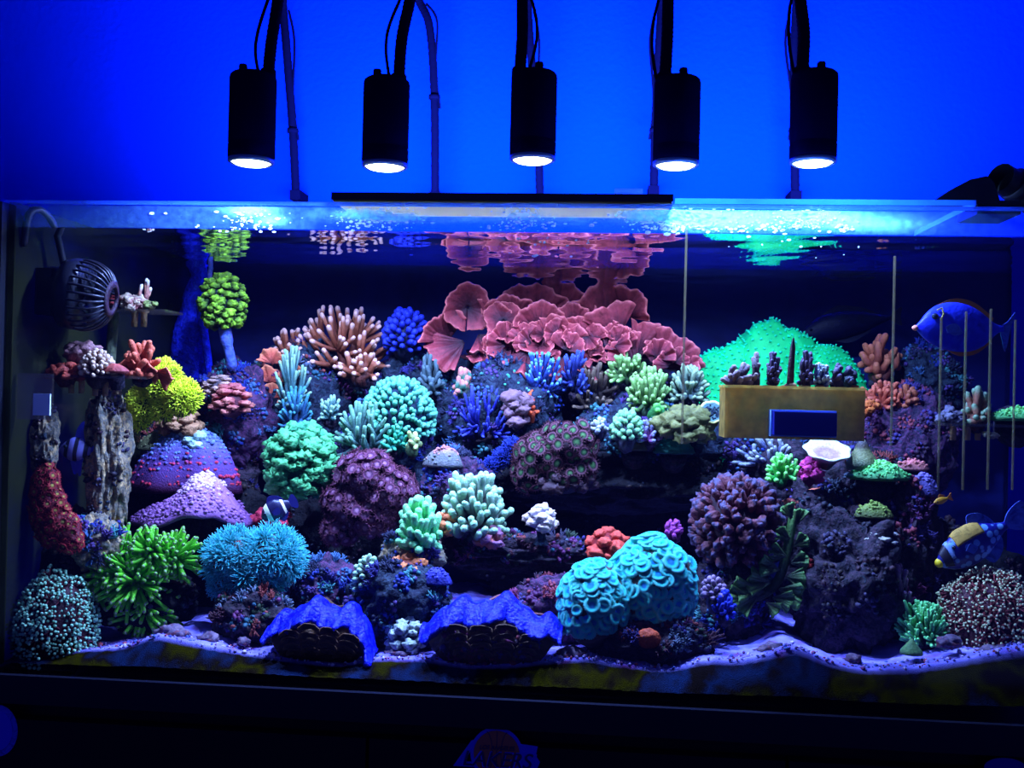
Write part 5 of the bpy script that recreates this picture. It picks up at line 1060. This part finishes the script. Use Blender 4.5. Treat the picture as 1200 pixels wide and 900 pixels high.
# ================================================================== clear shelves with coral plugs
acr = clear('clear_acrylic', (.75, .8, .85, 1), .08, A(120, 120, 150), .16, 60)
AK = 1.
acr_brown = clear('algae_acrylic', (.72, .68, .6, 1), .05, (.75, .50, .12, 1), .78, 70, back=.65)
AK = .36
plugm = mottled('plug_ceramic', [A(120, 100, 90), A(170, 150, 140), A(110, 110, 130)], 60)
def plug(px, py, y, parent, o0, rpx=6, lpx=17, m=None):
    k = mpp(px, py, y); p = pt(px, py, y)-o0; mb = MB(); mb.lathe([(rpx*.55*k, -lpx*k), (rpx*.62*k, -2*k), (rpx*k, -.5*k), (rpx*1.05*k, 1.5*k), (rpx*.9*k, 2.5*k)], 16, o=p); mb.build('frag_plug', m or plugm, parent)
def shelf(label, x0, x1, y0, yd, depth, th=3, group=None):
    o0 = pt((x0+x1)/2, y0, yd); k = mpp(x0, y0, yd); o = thing('frag_shelf', label, 'shelf', o0)
    mb = MB(); mb.box((pt(x0, y0, yd)[0]-o0[0], -depth/2, -th*k), ((pt(x1, y0, yd)[0] if x1 < 1200 else XR-.0085)-o0[0], depth/2, 0)); mb.build('plate', acr, o, smooth=False); return o, o0, k
sh, o0, k = shelf('small clear shelf holding coral plugs beside the wave pump cage', 126, 204, 364, .17, .06)
for x in (158, 169): plug(x, 365, .165, sh, o0, 6, 18)
lobed('blue and white speckled crust coral on the small clear shelf', 142, 346, 172, 364, .165, 14, 7, coral_mat('bw_speck', [(0, A(60, 70, 150)), (.5, A(150, 80, 110)), (1, A(210, 215, 235))], .5, ns=200), 90)
lobed('dark red coral lump on the small clear shelf against the pump', 128, 344, 144, 362, .165, 7, 6, coral_mat('dkred', [(0, A(80, 20, 40)), (1, A(150, 60, 80))]), 91)
lobed('green tinged coral frag at the end of the small clear shelf', 168, 350, 186, 364, .165, 7, 5, coral_mat('gfrag', [(0, A(80, 80, 60)), (1, A(150, 190, 130))]), 92)
mb = MB(); mb.tube([pt(134, 366, .18)-o0, pt(131, 400, .18)-o0, pt(128, 440, .17)-o0], 6*k, 10); mb.build('support_post', mottled('post_green', [A(50, 60, 70), A(90, 110, 110), A(110, 130, 90)], 50), sh)
s2, o0, k = shelf('wide clear shelf holding coral plugs on the beige column, with a clear side plate', 52, 164, 440, .07, .06)
for x, l in ((84, 19), (96, 19), (112, 22), (124, 22), (136, 20)): plug(x, 442, .065, s2, o0, 6, l)
mb = MB(); a, b_ = pt(20, 437, .006)-o0, pt(60, 492, .006)-o0; mb.box((a[0], a[1], b_[2]), (b_[0], a[1]+.004, a[2])); mb.build('side_plate', acr, s2, smooth=False)
mb = MB(); a, b_ = pt(39, 461, .004)-o0, pt(58, 487, .004)-o0; mb.box((a[0], a[1], b_[2]), (b_[0], a[1]+.0025, a[2])); mb.build('white_glint', plain('glint_white', (.8, .85, .95, 1), .4), s2, smooth=False, label='white reflection on the side plate')  # white reflection in the side plate, built as a pale block
branching('flat red crinkled coral on the wide clear shelf', 52, 424, 104, 442, .06, 6, 22, 4.4, coral_mat('redflat', [(0, A(90, 36, 44)), (1, A(185, 84, 80))]), 93, dp=.02, base=False)
lobed('mauve rounded coral at the back of the wide clear shelf', 78, 398, 110, 426, .08, 8, 12, coral_mat('mauve2', [(0, A(80, 60, 90)), (1, A(160, 130, 170))]), 94)
knobby('white tipped cauliflower coral on the wide clear shelf', 92, 408, 136, 442, .062, 90, 2.8, 7, coral_mat('cauli', [(0, A(70, 50, 70)), (.5, A(140, 110, 140)), (1, A(225, 220, 245))]), 95, dp=.02)
plate_cap('pink plate coral at the end of the wide clear shelf', 118, 428, 150, 442, .06, coral_mat('pinkp', [(0, A(130, 60, 80)), (1, A(220, 120, 140))]), 96, .4)
# right shelf
s3, o0, k = shelf('clear shelf holding coral plugs below the blue tang', 1098, 1240, 497, .16, .06, 3)
for x in (1117, 1134, 1146): plug(x, 498, .155, s3, o0, 6, 18)
lobed('violet and green coral frag at the inner end of the shelf below the tang', 1100, 478, 1128, 497, .155, 9, 6, coral_mat('vg', [(0, A(50, 46, 110)), (1, A(110, 120, 190))]), 97)
branching('rust and teal coral frag on the shelf below the tang', 1128, 452, 1162, 496, .155, 5, 16, 4., coral_mat('rustteal', [(0, A(110, 60, 70)), (.6, A(150, 110, 110)), (1, A(130, 180, 180))]), 98, dp=.015)
plate_cap('flat mint green coral on the outer end of the shelf below the tang', 1153, 480, 1240, 497, .155, m_gp, 99, .6, bumps=300, dp=.025)
o = lobed('pale round snail shell under the shelf below the tang', 1152, 504, 1166, 514, .15, 4, 4, coral_mat('palesnail', [(0, A(120, 130, 160)), (1, A(190, 200, 220))]), 100, cat='snail', name='snail_shell')
# clear coral box with magnet
bx = thing('coral_box', 'clear acrylic coral box clouded with brown algae and a dark blue magnet', 'box', pt(932, 515, .022)); o0 = pt(932, 515, .022)
a, b_ = pt(850, 454, .022)-o0, pt(1013, 515, .022)-o0
def bxp(nm, lo, hi, m_): mb = MB(); mb.box(lo, hi); return mb.build(nm, m_, bx, smooth=False)
bxp('front_panel', (a[0], 0, 0), (b_[0], .003, a[2]), acr_brown); bxp('back_panel', (a[0], .052, 0), (b_[0], .055, a[2]), acr)
bxp('end_panel', (a[0], .0032, 0), (a[0]+.003, .0518, a[2]), acr_brown); bxp('end_panel', (b_[0]-.003, .0032, 0), (b_[0], .0518, a[2]), acr_brown)
bxp('bottom_panel', (a[0]+.0032, .0032, 0), (b_[0]-.0032, .0518, .003), acr); bxp('shelf_top', (a[0]-.001, -.001, a[2]+.0002), (b_[0]+.001, .056, a[2]+.0032), acr_brown)
q0, q1 = pt(905, 482, .012)-o0, pt(977, 511, .012)-o0
bxp('magnet', (q0[0], -.0275, q1[2]), (q1[0], -.0003, q0[2]), plain('navy_magnet', (.008, .010, .20, 1), .3)); bxp('magnet_rim', (q0[0]-.002, -.016, q1[2]-.002), (q1[0]+.002, -.0002, q0[2]+.002), plain('magnet_rim', (.25, .5, .9, 1), .3))
for x in (866, 886, 900, 922, 943, 962, 985, 1000): plug(x, 454, .042, bx, o0, 6.5, 20, mottled('plug_brown', [A(110, 80, 60), A(160, 110, 80), A(90, 70, 70)], 60))
AK = .2
m_vi = coral_mat('violet_frag', [(0, A(60, 40, 70)), (.6, A(90, 70, 130)), (1, A(120, 110, 200))], .35)
m_frag_lav = coral_mat('lav_frag', [(0, A(60, 46, 70)), (.6, A(110, 90, 140)), (1, A(190, 180, 230))], .35)
branching('leaning grey-white coral frag at the end of the clear box', 845, 424, 884, 452, .042, 4, 10, 4.2, m_frag_lav, 101, dp=.012)
branching('lilac forked coral frag on the clear box', 878, 412, 892, 450, .042, 2, 7, 3, m_frag_lav, 102, dp=.01)
branching('violet bristly coral frag beside the single spike frag', 897, 412, 915, 450, .042, 4, 24, 2.6, m_vi, 103, dp=.012)
sp_ = thing('spike_coral', 'single tall brown spike frag on the clear box', 'coral', pt(927, 452, .042)); k = mpp(927, 452, .042)
mb = MB(); mb.tube([(-1*k, 0, 0), (-.5*k, 0, 20*k), (1*k, 0, 44*k), (1.5*k, 0, 55*k)], [4.2*k, 3.8*k, 3*k, 1.2*k], 9); mb.build('spike', coral_mat('brown_spike', [(0, A(110, 80, 80)), (1, A(70, 60, 80))], .4), sp_)
mb = MB(); blob(mb, (0, 0, 0), (7*k, 6*k, 4*k), 3, 3, .2); mb.build('foot', plugm, sp_)
branching('dark violet pine-shaped frag between the spike frag and the blue bush frag', 936, 410, 954, 450, .042, 4, 26, 2.6, m_vi, 104, dp=.012)
branching('bluish bush frag on the clear box', 952, 424, 974, 450, .042, 5, 26, 2.4, m_mixb, 105, dp=.015)
branching('violet twin-finger frag on the clear box', 974, 424, 988, 450, .042, 2, 7, 3.4, m_vi, 106, dp=.01)
branching('blue-green stub frag with a teal foot at the end of the clear box', 988, 422, 1002, 450, .042, 2, 5, 4.2, coral_mat('stub', [(0, A(30, 120, 130)), (.4, A(80, 80, 130)), (1, A(100, 110, 190))]), 107, dp=.01)
AK = .6
# ================================================================== fish
def loft(mb, prof, n=18, ns=40, pw=2.0):
    """prof rows: x, z top, z bottom, half width -> smooth body along x"""
    prof = np.asarray(prof, float); u = np.linspace(0, 1, len(prof)); s = np.linspace(0, 1, ns)
    def sm(c):
        y = np.interp(s, u, prof[:, c]); y2 = np.convolve(np.pad(y, 2, mode='edge'), np.ones(5)/5, 'valid'); y2[0], y2[-1] = y[0], y[-1]; return y2
    x, zt, zb, w_ = sm(0), sm(1), sm(2), sm(3); an = np.arange(n)*2*math.pi/n
    c, h = (zt+zb)/2, (zt-zb)/2
    V = np.stack([np.repeat(x[:, None], n, 1), w_[:, None]*np.cos(an), c[:, None]+h[:, None]*np.sin(an)], -1).reshape(-1, 3)
    i, j = np.meshgrid(np.arange(ns-1), np.arange(n), indexing='ij'); j2 = (j+1) % n
    mb.add(V, [np.stack([i*n+j, (i+1)*n+j, (i+1)*n+j2, i*n+j2], -1).reshape(-1, 4), np.arange(n).reshape(1, n), (np.arange(n)[::-1]+(ns-1)*n).reshape(1, n)], np.repeat(s, n))
def fin(mb, out, th=.8): mb.plate(out, th)
def fish(name, label, px, py, y, tilt, turn, prof, bodym, fins, eye, k=None):
    """everything in photo pixels, head towards -x"""
    k = mpp(px, py, y); o = thing(name, label, 'fish', pt(px, py, y)); o.rotation_euler = (0, tilt, turn)
    def put(mb, nm, m_, parent=o, **kw):
        mb.V = [v*k for v in mb.V]; return mb.build(nm, m_, parent, **kw)
    mb = MB(); loft(mb, prof); bd = put(mb, 'body', bodym)
    for nm, out, m_, th, yy in fins:
        out = np.asarray(out, float); mb = MB(); mb.plate(out, th, yy); put(mb, nm, m_, smooth=False)
    ex, ez, ey, er, em_ = eye
    for s in (-1, 1):
        mb = MB(); v, f = ico(2); mb.add(v*er+np.array([ex, s*ey, ez]), [f]); e = put(mb, 'eye', em_)
        mb = MB(); mb.add(v*er*.6+np.array([ex, s*(ey+er*.55), ez]), [f]); put(mb, 'pupil', plain('pupil', (.003, .003, .01, 1), .1), e)
    return o, put
def arc(pts, k=5):
    P = np.array([(a, b_, 0) for a, b_ in pts]); return smooth_path(P, k)[:, :2]
# blue tang (head left, orange back line, white-pink mouth)
m_tang = mottled('tang_blue', [A(14, 18, 160), A(30, 50, 255), A(20, 30, 220), A(50, 80, 255)], 16, 3, .2, 200, .4)
m_fin = mottled('fin_blue', [A(20, 24, 110), A(60, 90, 230), A(30, 40, 160)], 50, 3, .2, 200, .4); m_orf = plain('fin_orange', A(150, 95, 40), .5); m_eyeb = plain('eye_navy', A(20, 30, 60), .15)
TP = [(-49, 1, -3, 1.5), (-44, 6, -8, 4), (-36, 18, -16, 7), (-22, 28, -24, 9), (-4, 31, -29, 10), (16, 27, -29, 9), (32, 17, -22, 7), (42, 8, -12, 4), (50, 4, -4, 2), (56, 4, -4, 1.2)]
tang, put = fish('tang_fish', 'blue tang with orange back line swimming beside the pale reflection strips', 1121, 384, .10, 0, .12, TP, m_tang,
  [('dorsal_fin', np.vstack([arc([(-24, 26), (-4, 34), (18, 31), (36, 19), (44, 12)]), arc([(42, 8), (16, 25), (-4, 29), (-22, 26)])]), m_orf, 1.2, 0),
   ('anal_fin', np.vstack([arc([(-12, -26), (4, -33), (24, -30), (42, -16)]), arc([(40, -11), (16, -27), (-4, -27)])]), m_orf, 1.2, 0),
   ('tail_fin', arc([(52, 3), (60, 8), (70, 20), (66, 6), (63, -6), (60, -22), (58, -26), (54, -12), (52, -4)]), m_fin, 1.2, 0),
   ('pectoral_fin', arc([(-18, 0), (-6, 4), (2, -6), (-6, -10), (-16, -6)]), m_fin, .8, -10.4)], (-29, 12, 6.2, 4.2, m_eyeb))
mb = MB(); v, f = ico(2); mb.add(v*np.array([4, 3, 3.4])+np.array([-49, 0, -1.5]), [f]); put(mb, 'mouth', plain('mouth_pink', A(190, 130, 140), .5), tang)
mb = MB(); mb.tube([(-27, -7.2, 19), (-22, -8.4, 22), (-20, -8.9, 15), (-23, -8.8, 8)], 1.2, 6); put(mb, 'cheek_mark', plain('mark_yellow', A(120, 120, 70), .5), tang)
m_dfin = plain('fin_dim', A(5, 8, 56), .5)
# dim blue fish behind the green mound
TP2 = [(-52, -6, -10, 2), (-44, 2, -14, 5), (-28, 13, -18, 9), (-6, 17, -18, 11), (18, 14, -13, 8), (38, 8, -5, 5), (52, 4, 0, 2)]
fish('surgeon_fish', 'dim navy fish hovering in the shadow behind the green mound', 990, 380, .41, -.12, 0, TP2, mottled('navy_fish', [A(3, 4, 34), A(6, 10, 62), A(4, 6, 44)], 20, 3, .2, 200, .5),
  [('dorsal_fin', arc([(-30, 10), (-8, 22), (20, 18), (40, 7), (10, 12)]), m_dfin, 1, 0), ('anal_fin', arc([(-20, -16), (4, -22), (30, -10), (8, -12)]), m_dfin, 1, 0), ('tail_fin', arc([(50, 3), (66, 14), (64, 2), (64, -8), (50, 1)]), m_dfin, 1, 0)], (-40, -3, 4.2, 2.6, m_eyeb))
# spotted triggerfish
m, nt, b = newmat('trigger_spots'); N = nt.nodes; L = nt.links
tcx = N.new('ShaderNodeTexCoord'); vo = N.new('ShaderNodeTexVoronoi'); kk = mpp(1142, 636, .10); vo.inputs['Scale'].default_value = 1/(9.5*kk); vo.inputs['Randomness'].default_value = .55
L.new(tcx.outputs['Object'], vo.inputs['Vector']); cr = N.new('ShaderNodeValToRGB'); cr.color_ramp.elements[0].position = .40; cr.color_ramp.elements[0].color = A(80, 140, 255); cr.color_ramp.elements[1].position = .48; cr.color_ramp.elements[1].color = A(8, 12, 150)
L.new(vo.outputs['Distance'], cr.inputs[0]); L.new(cr.outputs[0], b.inputs['Base Color']); b.inputs['Roughness'].default_value = .45; MATS['trig'] = m
TR = [(-46, 1, -6, 2), (-42, 6, -11, 5), (-30, 14, -19, 8), (-12, 22, -24, 11), (8, 22, -22, 11), (26, 14, -13, 8), (38, 7, -6, 4), (46, 5, -4, 2.4)]
trig, put = fish('triggerfish', 'navy triggerfish with pale blue spots, yellow saddle and yellow mouth', 1139, 637, .10, -.50, .1, TR, MATS['trig'],
  [('dorsal_fin', arc([(4, 20), (10, 32), (26, 26), (34, 10), (18, 16)]), m_fin, 1, 0), ('anal_fin', arc([(4, -20), (14, -32), (30, -22), (34, -7), (18, -14)]), m_fin, 1, 0),
   ('tail_fin', arc([(44, 4), (56, 14), (74, 18), (78, 2), (74, -16), (58, -12), (44, -3)]), m_fin, 1.2, 0), ('pectoral_fin', arc([(-14, 0), (-6, 5), (0, -3), (-8, -8)]), m_fin, .8, -11.5)], (-24, 9, 8.2, 2.4, m_eyeb))
mb = MB(); v, f = ico(3); mb.add(v*np.array([5.5, 4.6, 5.6])+np.array([-44.5, 0, -2.5]), [f]); put(mb, 'mouth', plain('mouth_yellow', A(225, 190, 40), .5), trig)
def saddle(u0, u1, fr, m_, nm, lift=.5):
    """patch over the back that follows the body"""
    P = np.asarray(TR); xs_ = np.linspace(u0, u1, 16); zt = np.interp(xs_, P[:, 0], P[:, 1]); zb = np.interp(xs_, P[:, 0], P[:, 2]); w_ = np.interp(xs_, P[:, 0], P[:, 3]); an = np.linspace(math.pi/2-fr, math.pi/2+fr, 21)
    c, h = (zt+zb)/2, (zt-zb)/2; G = np.stack([np.repeat(xs_[:, None], 21, 1), (w_[:, None]+lift)*np.cos(an), c[:, None]+(h[:, None]+lift)*np.sin(an)], -1); mb = MB(); mb.sheet(G, .6); put(mb, nm, m_, trig)
saddle(-20, 16, 1.15, mottled('saddle_yellow', [A(90, 80, 50), A(150, 136, 84), A(110, 100, 64)], 120, 3, .1), 'saddle', 1.0); saddle(-31, -27, 1.6, plain('band_blue', A(90, 130, 235), .5), 'eye_band', .8); saddle(-41, -31.5, 2.2, plain('snout_dark', A(20, 16, 40), .5), 'snout_patch', .5)
# small yellow fish under the violet plate
fish('yellow_fish', 'small dim yellow fish under the blue-violet plate coral', 1103, 586, .13, -.3, .2, [(-10, 0, -1, .6), (-6, 3, -4, 2), (0, 4, -5, 2.4), (6, 2, -3, 1.4), (9, 1, -1, .6)], plain('yellow_fish', A(150, 120, 30), .5), [('tail_fin', arc([(8, 1), (14, 5), (13, 0), (14, -5), (8, -1)]), m_orf, .6, 0), ('dorsal_fin', arc([(-4, 3), (0, 7), (6, 4), (2, 3)]), m_orf, .5, 0)], (-6, 0, 2, .9, m_eyeb))
# clownfish: dark body, white band behind the head
m, nt, b = newmat('clown_skin'); N = nt.nodes; L = nt.links; at = N.new('ShaderNodeAttribute'); at.attribute_name = 't'; cr = N.new('ShaderNodeValToRGB'); el = cr.color_ramp.elements; cr.color_ramp.interpolation = 'CONSTANT'
for q in range(3): el.new(.5)
for e_, (p_, c_) in zip(el, ((0, A(26, 12, 60)), (.26, A(235, 240, 255)), (.40, A(12, 10, 70)), (.74, A(200, 205, 250)), (.82, A(14, 10, 70)))): e_.position = p_; e_.color = c_
L.new(at.outputs['Fac'], cr.inputs[0]); L.new(cr.outputs[0], b.inputs['Base Color']); b.inputs['Roughness'].default_value = .4; m_cl = m
m_clf = plain('clown_fin', A(16, 14, 110), .5)
fish('clownfish', 'dark clownfish with one white head band nestling above the fluffy cyan coral', 322, 598, .125, -.45, .35, [(-17, 0, -3, 2), (-13, 7, -8, 4.5), (-6, 12, -12, 6.5), (4, 13, -13, 6.5), (12, 8, -8, 4), (19, 4, -4, 2)], m_cl,
  [('dorsal_fin', arc([(-6, 11), (0, 18), (10, 14), (14, 7), (4, 11)]), m_clf, .8, 0), ('anal_fin', arc([(0, -12), (6, -17), (14, -8), (6, -10)]), m_clf, .8, 0), ('tail_fin', arc([(17, 3), (25, 9), (28, 0), (25, -9), (17, -3)]), m_clf, .8, 0), ('pectoral_fin', arc([(-4, 0), (5, 3), (4, -5), (-3, -5)]), m_clf, .6, -7)], (-12, 2, 4.6, 1.8, m_eyeb))
# striped fish between the red pillar and the beige column
m, nt, b = newmat('striped_skin'); N = nt.nodes; L = nt.links; tcx = N.new('ShaderNodeTexCoord'); wv = N.new('ShaderNodeTexWave'); wv.bands_direction = 'X'; wv.inputs['Scale'].default_value = 26; wv.inputs['Distortion'].default_value = 1.2; wv.inputs['Detail'].default_value = 1
L.new(tcx.outputs['Object'], wv.inputs['Vector']); cr = N.new('ShaderNodeValToRGB'); cr.color_ramp.elements[0].position = .3; cr.color_ramp.elements[0].color = A(6, 6, 44); cr.color_ramp.elements[1].position = .5; cr.color_ramp.elements[1].color = A(90, 100, 220)
L.new(wv.outputs['Fac'], cr.inputs[0]); L.new(cr.outputs[0], b.inputs['Base Color']); m_st = m; m_stf = plain('striped_fin', A(30, 40, 200), .5)
fish('cardinal_fish', 'blue fish with dark vertical stripes hiding beside the beige rock column', 90, 527, .075, .1, .2, [(-19, 0, -3, 2), (-14, 8, -9, 4), (-5, 15, -14, 5.5), (4, 14, -13, 5), (11, 7, -7, 3), (16, 4, -4, 1.6)], m_st,
  [('dorsal_fin', arc([(-4, 14), (-2, 26), (4, 34), (5, 22), (8, 10)]), m_stf, .8, 0), ('anal_fin', arc([(0, -12), (4, -26), (8, -30), (8, -16), (9, -8)]), m_stf, .8, 0), ('tail_fin', arc([(15, 3), (24, 14), (22, 3), (24, -6), (15, -3)]), m_stf, .8, 0), ('pelvic_fin', arc([(-6, -13), (0, -28), (4, -26), (0, -14)]), m_stf, .6, 0)], (-12, 3, 4.2, 2.2, m_eyeb))
